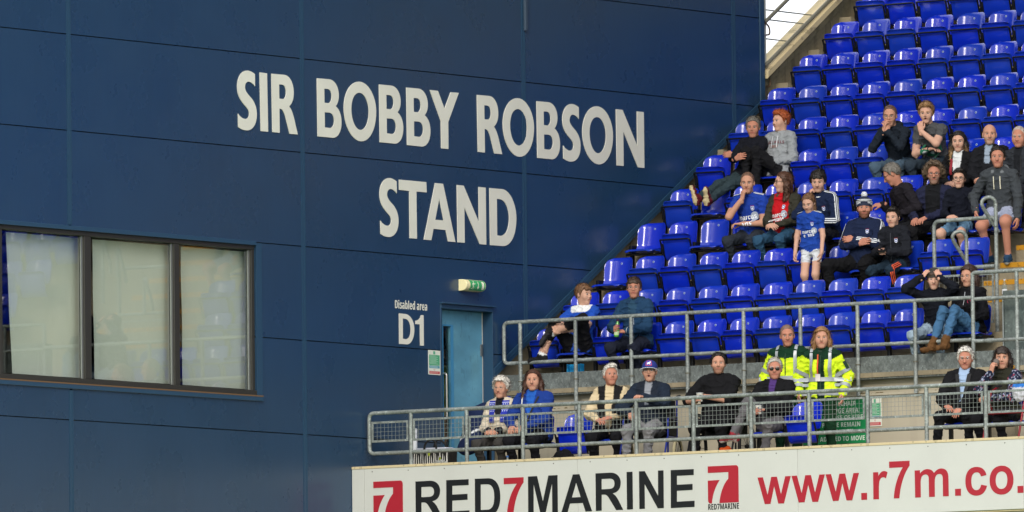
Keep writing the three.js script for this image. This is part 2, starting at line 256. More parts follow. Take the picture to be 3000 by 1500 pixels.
// ---------------------------------------------------------------- window with roller blinds
{
  const w = thing('office_window', 'wide three pane window with dark grey frame in the blue wall', 'window');
  const fm = darkGrey, gl = new THREE.MeshPhysicalMaterial({ color: 0xf6f8f5, roughness: .01, transmission: 1, thickness: 0, ior: 1.6 });
  const muls = [-7.36, -5.735, -4.116, -2.433, -1.01];              // glass edges in u, with mullions between
  const x0 = -.10, dp = .085;
  mesh('frame_head', wallPiece([[rect(WIN.u0, WIN.u1, -2.287, WIN.v1), []]], dp, x0, .004), fm, w);
  mesh('frame_sill', wallPiece([[rect(WIN.u0, WIN.u1, WIN.v0, -3.921), []]], dp + .02, x0, .004), fm, w);
  for (const [a, b] of [[WIN.u0, -7.38], [-5.76, -5.70], [-4.18, -4.052], [-2.484, -2.38], [-1.0, WIN.u1]]) mesh('mullion', wallPiece([[rect(a + .001, b - .001, -3.92, -2.288), []]], dp - .004, x0, .004), fm, w);
  const panes = [[-7.38, -5.76], [-5.70, -4.18], [-4.052, -2.484], [-2.38, -1.0]];
  for (const [a, b] of panes) { const p = mesh('pane', wallPiece([[rect(a + .012, b - .012, -3.909, -2.299), []]], .006, -.07), gl, w); mesh('glazing_bead', wallPiece([[rect(b - .03, b - .0015, -3.919, -2.289), []]], .02, -.06), std(0xa9aba8, .3, .8), p); }
  mesh('trim', wallPiece([[rect(WIN.u1, WIN.u1 + .11, -4.02, WIN.v1 + .03), []]], .014, -.004), strip, w);
  mesh('trim', wallPiece([[rect(WIN.u0, WIN.u1, WIN.v1, WIN.v1 + .05), []]], .02, -.004, .003), strip, w);
  mesh('trim', wallPiece([[rect(WIN.u0, WIN.u1 + .11, WIN.v0 - .055, WIN.v0), []]], .026, -.004, .003), strip, w);
  mesh('sill_edge', wallPiece([[rect(WIN.u0, WIN.u1 + .1, WIN.v0 - .004, WIN.v0 + .012), []]], .012, .012), std(0x6b4f36, .8), w);
  // blinds hang behind the glass, each one a little crooked
  const bm = new THREE.MeshPhysicalMaterial({ color: 0xd2d4cf, roughness: .95, transmission: .05, thickness: 0, side: THREE.DoubleSide });
  const B = [[[-7.3, -2.3], [-5.85, -2.3], [-5.83, -3.9], [-7.3, -3.9]], [[-5.66, -2.3], [-4.16, -2.3], [-4.16, -3.0], [-4.29, -3.9], [-5.56, -3.9]], [[-4.05, -2.3], [-2.60, -2.3], [-2.59, -3.5], [-2.515, -3.9], [-4.03, -3.9]], [[-2.37, -2.3], [-1.13, -2.3], [-1.055, -3.9], [-2.36, -3.9]]];
  for (const pl of B) for (const p of pl) p[0] += .205;         // they hang .15 m behind the face of the wall
  B.forEach((pl, bi) => {
    const o = new THREE.Shape(pl.map(p => new THREE.Vector2(...p))); let g = new THREE.ExtrudeGeometry(o, { depth: .003, bevelEnabled: false, steps: 1 });
    // resample as a grid so that the cloth can bow
    const n = 14, pos = [], idx = []; const L = v => { const e = []; for (let i = 0; i < pl.length; i++) { const a = pl[i], b = pl[(i + 1) % pl.length]; if ((a[1] - v) * (b[1] - v) <= 0 && a[1] !== b[1]) e.push(a[0] + (b[0] - a[0]) * (v - a[1]) / (b[1] - a[1])); } return [Math.min(...e), Math.max(...e)]; };
    for (let j = 0; j <= n; j++) { const v = -2.301 - (1.598) * j / n, [a, b] = L(v); for (let i = 0; i <= n; i++) { const u = a + (b - a) * i / n; pos.push(-.16 - .02 * Math.sin(i / n * 3.1) * j / n + .012 * nz(u * 2 + bi * 5, v * 1.3, 3), G + v, -u); } }
    for (let j = 0; j < n; j++) for (let i = 0; i < n; i++) { const a = j * (n + 1) + i; idx.push(a, a + n + 1, a + 1, a + 1, a + n + 1, a + n + 2); }
    g = new THREE.BufferGeometry(); g.setAttribute('position', new THREE.Float32BufferAttribute(pos, 3)); g.setIndex(idx); g.computeVertexNormals();
    const m = mesh('roller_blind', g, bm);
    tag(m, ['pale roller blind behind the pane farthest from the lettering', 'pale roller blind pulled askew with both sides hanging clear of the frame', 'pale roller blind in the middle pane with flicked out lower corner', 'pale roller blind in the pane nearest the door'][bi], 'blind', 'roller blinds in the office window');
  });
}
// ---------------------------------------------------------------- lettering: outlines as [crop origin, crop scale, path]
function parsePath(str, map) {
  const tk = str.trim().split(/[\s,]+/), paths = []; let p = null, i = 0, c = '';
  const pt = () => { const q = map(+tk[i], +tk[i + 1]); i += 2; return q; };
  while (i < tk.length) {
    if (/[A-Z]/.test(tk[i])) c = tk[i++];
    if (c === 'M') { p = new THREE.Path(); paths.push(p); const q = pt(); p.moveTo(q[0], q[1]); c = 'L'; }
    else if (c === 'L') { const q = pt(); p.lineTo(q[0], q[1]); }
    else if (c === 'C') { const a = pt(), b = pt(), q = pt(); p.bezierCurveTo(a[0], a[1], b[0], b[1], q[0], q[1]); }
    else if (c === 'Z') { p.closePath(); c = ''; }
  }
  const s = new THREE.Shape(); s.curves = paths[0].curves; s.currentPoint = paths[0].currentPoint; for (const h of paths.slice(1)) s.holes.push(h); return s;
}
const K = 5.8545, GL = { // traced glyph outlines of the bold condensed humanist capitals
  S: [680, 190, K, 382, 158, 'M 382 158 C 330 118 290 98 250 98 C 150 98 82 215 82 375 C 82 520 135 610 205 690 C 262 752 287 790 287 840 C 287 895 262 928 220 928 C 180 928 140 900 95 838 L 100 1070 C 150 1108 200 1125 245 1125 C 350 1125 415 1010 415 855 C 415 720 370 620 300 545 C 245 485 212 440 212 385 C 212 330 235 290 272 290 C 310 290 345 315 386 370 Z'],
  I: [680, 190, K, 466, 131, 'M 466 131 L 591 145 L 610 1148 L 486 1136 Z'],
  R: [680, 190, K, 667, 152, 'M 667 152 L 880 171 C 985 180 1048 320 1048 480 C 1048 590 1020 665 970 713 C 1000 750 1020 800 1045 880 L 1118 1195 L 980 1183 L 905 880 C 875 790 850 752 803 752 L 808 1166 L 685 1153 Z M 797 335 L 850 340 C 895 345 918 400 918 475 C 918 550 895 585 865 585 L 801 580 Z'],
  B: [910, 210, K, 101, 112, 'M 101 112 L 305 130 C 410 140 475 270 475 410 C 475 490 455 555 420 592 C 480 640 521 740 521 870 C 521 1030 460 1135 375 1135 L 115 1110 Z M 226 292 L 285 297 C 330 303 354 360 354 425 C 354 500 330 540 290 540 L 230 533 Z M 233 697 L 315 703 C 365 710 397 770 397 840 C 397 920 370 967 320 967 L 236 955 Z'],
  O: [910, 210, K, 822, 171, 'M 822 171 C 990 175 1116 440 1116 690 C 1116 980 1010 1196 862 1196 C 690 1190 563 900 563 620 C 563 370 670 171 822 171 Z M 826 362 C 920 362 992 530 992 690 C 992 860 935 1000 850 1000 C 760 1000 690 830 690 640 C 690 490 735 362 826 362 Z'],
  Y: [1100, 230, K, 923, 196, 'M 923 196 L 1063 212 L 1176 520 L 1284 235 L 1421 247 L 1240 745 L 1243 1210 L 1122 1198 L 1115 735 Z'],
  N: [1630, 290, 6.133, 1064, 184, 'M 1064 184 L 1180 196 L 1447 850 L 1440 222 L 1561 236 L 1573 1241 L 1462 1229 L 1193 575 L 1200 1204 L 1080 1194 Z'],
  T: [1090, 500, K, 456, 153, 'M 456 153 L 922 197 L 928 374 L 752 358 L 762 1168 L 640 1158 L 632 349 L 458 330 Z'],
  A: [1090, 500, K, 1075, 213, 'M 1075 213 L 1210 225 L 1422 1225 L 1298 1214 L 1257 1019 L 1045 998 L 1009 1193 L 882 1183 Z M 1145 475 L 1221 853 L 1075 843 Z'],
  D: [1320, 530, K, 661, 123, 'M 661 123 L 870 140 C 1010 150 1120 400 1120 640 C 1120 930 1030 1120 890 1118 L 673 1101 Z M 785 308 L 840 314 C 930 325 998 480 998 640 C 998 830 940 942 850 942 L 791 935 Z'],
  d: [1140, 800, 4.153, 116, 490, 'M 116 490 L 190 497 C 262 505 304 590 304 690 C 304 800 260 868 215 868 L 119 861 Z M 164 553 L 190 556 C 235 560 259 620 259 690 C 259 770 235 806 195 804 L 165 798 Z'],
  1: [1140, 800, 4.153, 417, 513, 'M 417 513 L 420 885 L 374 882 L 371 625 L 316 620 L 317 580 C 350 578 375 555 383 511 Z'],
};
function wallLetter(parent, ch, px, py, deep = .0085) {   // px, py: where the glyph's anchor stands
  const [ox, oy, k, ax, ay, path] = GL[ch], wp = (x, y) => { const p = onX(ox + x / k, oy + y / k); return [-p.z, p.y - G]; };
  const a = wp(ax, ay), q = onX(px, py), off = [-q.z - a[0], q.y - G - a[1]];
  const s = parsePath(path, (x, y) => { const p = wp(x, y); return [p[0] + off[0], p[1] + off[1]]; });
  const g = new THREE.ExtrudeGeometry(s, { depth: deep - .001, bevelEnabled: false, curveSegments: 12 }); metreUV(g, 0, 1, .8); g.rotateY(Math.PI / 2); g.translate(.001, G, 0);
  mesh('letter', g, letterWhite, parent);
}
{
  const c = (ox, oy, k) => (x, y) => [ox + x / k, oy + y / k];
  const a = c(680, 190, K), b = c(910, 210, K), d = c(1100, 230, K), e = c(1380, 270, 6.132), f = c(1630, 290, 6.133), g = c(1090, 500, K), h = c(1320, 530, K);
  const w = thing('stand_name', 'big white capitals spelling the name of the stand on the blue wall', 'lettering');
  for (const [ch, p] of [['S', a(382, 158)], ['I', a(466, 131)], ['R', a(667, 152)], ['B', b(101, 112)], ['O', b(822, 171)], ['B', d(54, 103)], ['B', d(522, 155)], ['Y', d(923, 196)], ['R', e(98, 49)], ['O', e(825, 108)], ['B', e(1170, 162)], ['S', f(392, 150)], ['O', f(716, 131)], ['N', f(1064, 184)], ['S', g(413, 184)], ['T', g(456, 153)], ['A', g(1075, 213)], ['N', h(101, 70)], ['D', h(661, 123)]]) wallLetter(w, ch, ...p);
  const s = thing('area_sign', 'white lettering Disabled area D1 on the blue wall beside the door', 'lettering');
  const q = c(1140, 800, 4.153); wallLetter(s, 'd', ...q(116, 490), .004); wallLetter(s, '1', ...q(417, 513), .004);
  const font = await new FontLoader().loadAsync('fonts/droid/droid_sans_bold.typeface.json');
  globalThis.__font = font;
  const p0 = onX(...q(70, 428)), p1 = onX(...q(460, 459)), ptop = onX(...q(70, 354));
  const shapes = font.generateShapes('Disabled area', 1); let g2 = new THREE.ExtrudeGeometry(shapes, { depth: .002, bevelEnabled: false, curveSegments: 6 }); g2.computeBoundingBox();
  const bb = g2.boundingBox, wU = p0.z - p1.z, hU = ptop.y - p0.y; g2.translate(-bb.min.x, 0, 0); g2.scale(wU / (bb.max.x - bb.min.x), hU / .74, 1); metreUV(g2, 0, 1, 1); g2.rotateY(Math.PI / 2); g2.translate(.002, p0.y, p0.z);
  mesh('words', g2, letterWhite, s);
}
const font = globalThis.__font;

// ---------------------------------------------------------------- advertising board along the platform front
const BZ = -.91;
{
  const b = thing('advertising_board', 'long white advertising board with red and black lettering along the parapet', 'board');
  const top = G - 4.778, bot = G - 5.565;
  const seams = [.0, .185, 3.22, 6.33, 9.38, 12.4, 30, 62].map((x, i) => i === 0 ? .003 : x);
  seams[1] = onZ(1067, 1420, BZ).x; seams[2] = onZ(1692.7, 1420, BZ).x; seams[3] = onZ(2337, 1400, BZ).x; seams[4] = onZ(2998, 1380, BZ).x;
  for (let i = 0; i < seams.length - 1; i++) mesh('panel', metreUV(rbox(seams[i] + .0015, seams[i + 1] - .0015, i ? bot : bot, top, BZ - .02, BZ, .003), 0, 1, .5, i * .3), boardMat, b);
  mesh('capping', metreUV(rbox(.003, 62, top + .001, G - 4.747, -1.1, BZ + .006, .004), 0, 1, .7), cream, b);
  mesh('backing', box(.004, 62, bot - .02, top - .002, -.969, BZ - .021), cream, b);
  const sc = std(0x55534e, .6); for (let x = .3; x < 10; x += .52) mesh('screw', (() => { const g = new THREE.SphereGeometry(.007, 6, 4); g.translate(x, top - .035, BZ); return g; })(), sc, b);
  struct('lower_fascia', metreUV(box(0, 62, G - 6.4, bot - .022, -.965, -.955), 0, 1, .4), creamWall);
}
const KB = 5.152, BG = {
  R: [1500, 1350, KB, 1262, 190, 'M 1262 190 L 1490 178 C 1590 178 1642 250 1642 330 C 1642 420 1600 475 1520 492 C 1560 515 1580 545 1605 590 L 1680 740 L 1575 744 L 1470 570 C 1440 520 1420 508 1385 510 L 1355 511 L 1355 752 L 1268 757 Z M 1354 275 L 1480 269 C 1530 269 1549 300 1549 345 C 1549 395 1525 420 1470 424 L 1354 430 Z'],
  I: [1500, 1350, KB, 1731, 169, 'M 1731 169 L 1820 164 L 1827 732 L 1738 737 Z'],
  N: [1500, 1350, KB, 1918, 159, 'M 1918 159 L 2005 155 L 2207 530 L 2205 147 L 2288 143 L 2293 713 L 2202 717 L 2003 350 L 2007 723 L 1925 727 Z'],
  M: [1500, 1350, KB, 243, 237, 'M 243 237 L 380 230 L 468 612 L 551 222 L 688 215 L 694 790 L 610 795 L 606 340 L 505 800 L 433 803 L 328 350 L 328 808 L 247 812 Z'],
  A: [1500, 1350, KB, 920, 206, 'M 920 206 L 1018 201 L 1210 760 L 1112 765 L 1070 636 L 877 645 L 840 780 L 745 786 Z M 970 330 L 1038 547 L 906 553 Z'],
  E: [1020, 1350, KB, 1482, 292, 'M 1482 292 L 1820 277 L 1820 365 L 1573 378 L 1573 510 L 1803 498 L 1803 587 L 1573 601 L 1573 762 L 1832 748 L 1832 840 L 1484 858 Z'],
  D: [1020, 1350, KB, 1914, 272, 'M 1914 272 L 2110 263 C 2230 258 2298 370 2298 540 C 2298 720 2230 825 2120 830 L 1917 842 Z M 2002 358 L 2095 354 C 2175 350 2207 420 2207 545 C 2207 670 2175 735 2100 738 L 2003 742 Z'],
  7: [1500, 1350, KB, -123, 260, 'M -123 260 L 176 247 L 176 325 C 90 440 30 640 20 840 L -75 845 C -70 640 -20 480 75 345 L -123 355 Z'],
  L: [2000, 1330, KB, 379, 188, 'M 379 188 L 800 168 C 830 168 842 195 842 225 L 848 727 L 556 741 C 570 580 620 450 690 372 L 690 272 L 381 287 Z'],
  l: [2000, 1330, KB, 379, 188, 'M 381 402 L 560 392 C 490 500 450 620 443 746 L 420 747 C 395 747 385 720 385 690 Z'],
  w: [2000, 1330, KB, 1131, 356, 'M 1131 356 L 1212 351 L 1283 617 L 1338 346 L 1423 342 L 1485 608 L 1549 336 L 1632 332 L 1530 746 L 1445 748 L 1382 485 L 1327 752 L 1241 757 Z'],
  '.': [2480, 1280, 4.954, 215, 815, 'M 215 815 L 299 810 L 300 911 L 217 914 Z'],
  r: [2480, 1280, 4.954, 387, 514, 'M 387 514 L 461 510 L 464 570 C 485 520 510 497 548 494 C 565 494 582 502 596 512 L 574 600 C 555 588 540 583 522 587 C 485 595 472 640 471 740 L 472 903 L 392 907 Z'],
  s: [2480, 1280, 4.954, 619, 358, 'M 619 358 L 916 345 L 916 415 C 840 520 780 700 768 890 L 688 893 C 695 730 740 570 818 440 L 621 450 Z'],
  m: [2480, 1280, 4.954, 990, 487, 'M 990 487 L 1066 483 L 1068 535 C 1095 490 1130 468 1175 466 C 1220 466 1250 485 1271 525 C 1300 480 1335 458 1380 457 C 1445 457 1480 505 1480 590 L 1485 860 L 1402 863 L 1398 610 C 1398 560 1385 537 1350 537 C 1300 537 1281 580 1281 660 L 1283 868 L 1200 872 L 1195 615 C 1195 565 1180 545 1148 545 C 1095 547 1077 590 1077 665 L 1080 877 L 998 881 Z'],
  c: [2480, 1280, 4.954, 2032, 553, 'M 2032 553 L 1952 573 C 1942 530 1920 512 1888 514 C 1835 516 1812 560 1812 645 C 1812 730 1840 772 1887 772 C 1925 770 1945 745 1955 693 L 2040 708 C 2020 800 1970 850 1885 853 C 1785 853 1726 775 1726 645 C 1726 510 1785 437 1890 434 C 1965 433 2015 475 2032 553 Z'],
  o: [2480, 1280, 4.954, 2255, 416, 'M 2255 416 C 2360 416 2424 495 2424 620 C 2424 750 2355 835 2250 837 C 2140 837 2078 750 2078 630 C 2078 500 2150 418 2255 416 Z M 2253 500 C 2200 502 2165 550 2165 628 C 2165 710 2200 756 2250 755 C 2305 753 2336 705 2336 620 C 2336 545 2305 500 2253 500 Z'],
};
{
  const b = thing('board_lettering', 'red and black vinyl lettering with red square logos on the white board', 'lettering');
  const put = (ch, px, py, m, nm = 'letter') => {
    const [ox, oy, k, ax, ay, path] = BG[ch], wp = (x, y) => { const p = onZ(ox + x / k, oy + y / k, BZ); return [p.x, p.y]; };
    const a = wp(ax, ay), q = onZ(px, py, BZ), s = parsePath(path, (x, y) => { const p = wp(x, y); return [p[0] + q.x - a[0], p[1] + q.y - a[1]]; });
    const g = new THREE.ExtrudeGeometry(s, { depth: .0025, bevelEnabled: false, curveSegments: 10 }); g.translate(0, 0, BZ + .0005); mesh(nm, g, m, b);
  };
  const c = (ox, oy, k) => (x, y) => [ox + x / k, oy + y / k], B1 = c(1020, 1350, KB), B2 = c(1500, 1350, KB), B3 = c(2000, 1330, KB), B4 = c(2480, 1280, 4.954);
  for (const [ch, p] of [['R', B1(1017, 312)], ['E', B1(1482, 292)], ['D', B1(1914, 272)], ['M', B2(243, 237)], ['A', B2(920, 206)], ['R', B2(1262, 190)], ['I', B2(1731, 169)], ['N', B2(1918, 159)], ['E', B2(2397, 140)]]) put(ch, ...p, boardBlack);
  put('7', ...B2(-123, 260), boardRed);
  for (const p of [B1(380, 316), B3(379, 188)]) { put('L', ...p, boardRed, 'logo'); put('l', ...p, boardRed, 'logo'); }
  for (const p of [B3(1131, 356), B3(1644, 331), B3(2158, 308)]) put('w', ...p, boardRed);
  for (const p of [B4(215, 815), B4(1576, 755), B4(2482, 713)]) put('.', ...p, boardRed);
  for (const [ch, p] of [['r', B4(387, 514)], ['s', B4(619, 358)], ['m', B4(990, 487)], ['c', B4(2032, 553)], ['o', B4(2255, 416)]]) put(ch, ...p, boardRed);
  for (const q of [B1, B3]) {
    const A = q === B3 ? q(388, 843) : q(388, 843 + 128), E = q === B3 ? q(850, 822) : q(850, 950);
    const p0 = onZ(...A, BZ), p1 = onZ(...E, BZ), g = new THREE.ExtrudeGeometry(font.generateShapes('RED7MARINE', 1), { depth: .0025, bevelEnabled: false, curveSegments: 4 }); g.computeBoundingBox(); const bb = g.boundingBox;
    g.translate(-bb.min.x, 0, 0); g.scale((p1.x - p0.x) / (bb.max.x - bb.min.x), .047 / .72, 1); g.translate(p0.x, p0.y, BZ + .0005); mesh('small_words', g, boardBlack, b);
  }
}

// ---------------------------------------------------------------- door, exit sign, notices
{
  const d = thing('blue_door', 'weathered light blue door with narrow glazed slot in the blue wall', 'door');
  const leafM = std(0x82b9d6, .55, 0, { map: noiseTex(512, 1024, (u, v) => { const s = fbm(u, v * 1.5), sc = t64(u * 1.5, v * .5) > .8 && t16(u, v) > .6 ? -.07 : 0, gl = Math.max(0, t8(u, v) - .5) * .35; const b = .78 + .3 * (s - .4) + sc; return [b * .86 + gl * .5, b * .97 + gl * .3, b + gl * .1]; }) });
  const u0 = 2.757, u1 = 3.745, x = -.175;
  // leaf built round its glazed slot
  const leaf = mesh('leaf', wallPiece([[rect(u0, u1, -4.93, -2.80), [rect(2.945, 3.10, -4.55, -2.99).reverse()]]], .045, x, .003), leafM, d);
  metreUV(leaf.geometry, 2, 1, .45);
  mesh('slot_bead', wallPiece([[rect(2.93, 3.15, -4.56, -2.972), [rect(2.946, 3.099, -4.549, -2.991).reverse()]]], .008, -.131), std(0x3f86b4, .5), d);
  mesh('slot_glass', wallPiece([[rect(2.946, 3.099, -4.549, -2.991), []]], .006, -.165), new THREE.MeshPhysicalMaterial({ color: 0xe8efe8, transmission: 1, roughness: .02, thickness: 0, ior: 1.5 }), d);
  const h = mesh('pull_handle', bentTube([[-.128, G - 3.56, -2.93], [-.07, G - 3.56, -2.93], [-.07, G - 4.1, -2.93], [-.128, G - 4.1, -2.93]], .011, .03, 8), std(0xd8d4c8, .3, .7), d);
  for (const v of [-3.25, -4.02]) { mesh('hinge', wallPiece([[rect(3.70, 3.742, v - .07, v + .07), []]], .012, -.128, .002), std(0x8b8f90, .35, .8), d); }
  mesh('edge_seal', wallPiece([[rect(3.746, 3.770, -4.94, -2.79), []]], .012, -.15), std(0xd8d2c4, .7), d);
  const fr = strip;
  mesh('frame_jamb', wallPiece([[rect(2.716, 2.752, -4.94, -2.752), []]], .235, -.232, .003), fr, d);
  mesh('frame_jamb', wallPiece([[rect(3.7715, 3.785, -4.94, -2.752), []]], .24, -.232, .002), fr, d);
  mesh('frame_head', wallPiece([[rect(2.717, 3.784, -2.797, -2.745), []]], .245, -.232, .003), fr, d);
  mesh('canopy_trim', wallPiece([[rect(2.70, 3.80, -2.744, -2.725), []]], .05, .0, .003), fr, d);
}
{
  const e = thing('exit_sign', 'green fire exit sign with running figure on cream bulkhead light', 'sign');
  const z0 = -3.10, z1 = -3.485, ym = G - 2.505;
  const sh = new THREE.Shape(); const hh = .062; sh.moveTo(0, -hh); sh.lineTo(.035, -hh); sh.bezierCurveTo(.09, -hh, .11, -hh * .5, .11, 0); sh.bezierCurveTo(.11, hh * .5, .09, hh, .035, hh); sh.lineTo(0, hh); sh.closePath();
  const g = new THREE.ExtrudeGeometry(sh, { depth: z0 - z1, bevelEnabled: true, bevelSize: .006, bevelThickness: .006, bevelSegments: 2, curveSegments: 8 }); g.translate(.004, ym, z1);
  mesh('housing', g, std(0xefe4b4, .5), e);
  const face = canvasTex(512, 192, (x, w, h) => {
    x.fillStyle = '#3fa568'; x.fillRect(0, 0, w, h); x.fillStyle = '#f1f0d8'; x.strokeStyle = '#f1f0d8'; x.lineCap = 'round'; x.lineJoin = 'round';
    x.beginPath(); x.arc(118, 36, 15, 0, 7); x.fill(); x.lineWidth = 20; x.beginPath(); x.moveTo(108, 62); x.lineTo(92, 112); x.stroke();
    x.lineWidth = 12; for (const l of [[[108, 62], [140, 82], [160, 70]], [[104, 62], [72, 74], [58, 98]], [[92, 112], [122, 132], [112, 172]], [[92, 112], [76, 146], [42, 156]]]) { x.beginPath(); l.forEach((p, i) => i ? x.lineTo(...p) : x.moveTo(...p)); x.stroke(); }
    x.lineWidth = 16; x.beginPath(); x.moveTo(268, 26); x.lineTo(268, 130); x.stroke(); x.beginPath(); x.moveTo(236, 118); x.lineTo(268, 168); x.lineTo(300, 118); x.fill();
    x.fillRect(392, 30, 76, 134);
  });
  const cv = sh.getSpacedPoints(60).filter(p => p.x > .0351).sort((p, q) => p.y - q.y).filter(p => Math.abs(p.y) < .057), n = cv.length - 1, pos = [], uv = [], idx = [];
  cv.forEach((p, i) => { const l = Math.hypot(p.x - .03, p.y * .6), ox = (p.x - .03) / l * .010, oy = p.y * .6 / l * .010; for (const [zz, u] of [[z0 - .07, 0], [z1 + .012, 1]]) { pos.push(.004 + p.x + ox, ym + p.y + oy, zz); uv.push(u, i / n); } if (i) { const a = (i - 1) * 2; idx.push(a, a + 1, a + 2, a + 1, a + 3, a + 2); } });
  const fg = new THREE.BufferGeometry(); fg.setAttribute('position', new THREE.Float32BufferAttribute(pos, 3)); fg.setAttribute('uv', new THREE.Float32BufferAttribute(uv, 2)); fg.setIndex(idx); fg.computeVertexNormals();
  mesh('sign_face', fg, std(0xffffff, .35, 0, { map: face, side: THREE.DoubleSide }), e);
}
function noticeTex() {
  return canvasTex(256, 512, (x, w, h) => {
    x.fillStyle = '#d9dcd2'; x.fillRect(0, 0, w, h); x.fillStyle = '#5fa98a'; x.fillRect(104, 18, 44, 66);
    x.fillStyle = '#4aa077'; x.fillRect(16, 96, 224, 220); x.fillStyle = '#4f92a8'; x.fillRect(16, 322, 224, 54); x.fillStyle = '#b8474d'; x.fillRect(16, 436, 224, 58);
    x.fillStyle = 'rgba(235,240,230,.75)'; for (let k = 0; k < 8; k++) x.fillRect(28 + (k % 3) * 6, 112 + k * 24, 130 + (k * 37 % 70), 7); for (let k = 0; k < 2; k++) x.fillRect(28, 336 + k * 18, 170, 6); for (let k = 0; k < 2; k++) x.fillRect(28, 450 + k * 20, 180, 6);
    x.strokeStyle = '#b8474d'; x.lineWidth = 5; x.beginPath(); x.arc(128, 405, 14, 0, 7); x.stroke();
  });
}
const nTex = noticeTex();
{
  const n = mesh('fire_notice', (() => { const g = box(.001, .005, G - 3.595, G - 3.305, -2.705, -2.462); return g; })(), [0, 1, 2, 3, 4, 5].map(i => i === 0 ? std(0xffffff, .4, 0, { map: nTex }) : std(0xd9dcd2, .5)));
  tag(n, 'small fire action notice on the blue wall beside the door', 'notice');
  const x0 = 5.225, x1 = 5.405, m = [0, 1, 2, 3, 4, 5].map(i => i === 4 ? std(0xffffff, .4, 0, { map: nTex }) : std(0xd9dcd2, .5));
  tag(mesh('fire_notice', box(x0, x1, G - 4.36, G - 4.03, -4.018, -4.012), m), 'small fire action notice on the cream wall beside the green sign', 'notice');
  const gt = canvasTex(1024, 1024, (x, w, h) => {
    x.fillStyle = '#1a8a52'; x.fillRect(0, 0, w, h); x.fillStyle = '#dfe9df'; x.textAlign = 'right'; x.font = 'bold 150px sans-serif';
    ['WHEELCHAIR', 'REFUGE AREA', 'IN CASE OF FIRE', 'PLEASE REMAIN', 'HERE UNTIL', 'ADVISED TO MOVE'].forEach((l, i) => { const rx = [870, 910, 984, 944, 842, 1014][i]; x.save(); x.translate(rx, 145 + i * 163); x.scale(.56, 1); x.fillText(l, 0, 0); x.restore(); });
  });
  tag(mesh('refuge_sign', box(4.30, 5.18, G - 4.545, G - 4.03, -4.018, -4.011), [0, 1, 2, 3, 4, 5].map(i => i === 4 ? std(0xffffff, .45, 0, { map: gt }) : std(0x1a8a52, .5))), 'large green refuge area sign with white capitals on the cream rear wall', 'sign');
}
// ---------------------------------------------------------------- galvanised guard rails
function meshPanel(parent, x0, x1, y0, y1, z, cell = .052) {
  const f = .026, p = mesh('panel_frame', metreUV(mg([rbox(x0, x1, y1 - f, y1, z - .006, z + .006, .002), rbox(x0, x1, y0, y0 + f, z - .006, z + .006, .002), rbox(x0, x0 + f, y0 + f + .0005, y1 - f - .0005, z - .006, z + .006, .002), rbox(x1 - f, x1, y0 + f + .0005, y1 - f - .0005, z - .006, z + .006, .002)]), 0, 1, 1.3, x0), galv, parent);
  const w = []; const nx = Math.round((x1 - x0 - 2 * f) / cell), ny = Math.round((y1 - y0 - 2 * f) / cell);
  for (let i = 1; i < nx; i++) { const x = x0 + f + (x1 - x0 - 2 * f) * i / nx; w.push(rod([x, y0 + f, z], [x, y1 - f, z], .0022, 5)); }
  for (let j = 1; j < ny; j++) { const y = y0 + f + (y1 - y0 - 2 * f) * j / ny; w.push(rod([x0 + f, y, z + .003], [x1 - f, y, z + .003], .0022, 5)); }
  const m = mesh('wire_mesh', w, galv, p); m.userData.kind = 'stuff';
}
const tubeUV = g => metreUV(g, 0, 1, .9);
{
  const r = thing('guard_rail', 'galvanised guard rail with wire mesh panels along the platform front', 'railing');
  const z = -1.2, yt = G - 4.11, yb = G - 4.585, R = .0235, x0 = .028, N = 12;
  const xs = Array.from({ length: N + 1 }, (_, k) => .655 + .8045 * k);
  mesh('end_loop', tubeUV(bentTube([[xs[0], yt, z], [x0 + R, yt, z], [x0 + R, yb, z], [xs[0], yb, z]], R, .07, 12)), galv, r);
  for (let k = 0; k < N; k++) {
    mesh('post', tubeUV(rod([xs[k], FLOOR, z], [xs[k], yt - R * .6, z], R * 1.02, 12)), galv, r);
    mesh('top_rail', tubeUV(rod([xs[k] + .0005, yt, z], [xs[k + 1], yt, z], R, 12)), galv, r);
    mesh('lower_rail', tubeUV(rod([xs[k] + R, yb, z], [xs[k + 1] - R, yb, z], R * .95, 12)), galv, r);
    meshPanel(r, xs[k] + .035, xs[k + 1] - .035, G - 4.455, G - 4.195, z + .004);
  }
  meshPanel(r, x0 + .06, xs[0] - .035, G - 4.455, G - 4.21, z + .004);
}
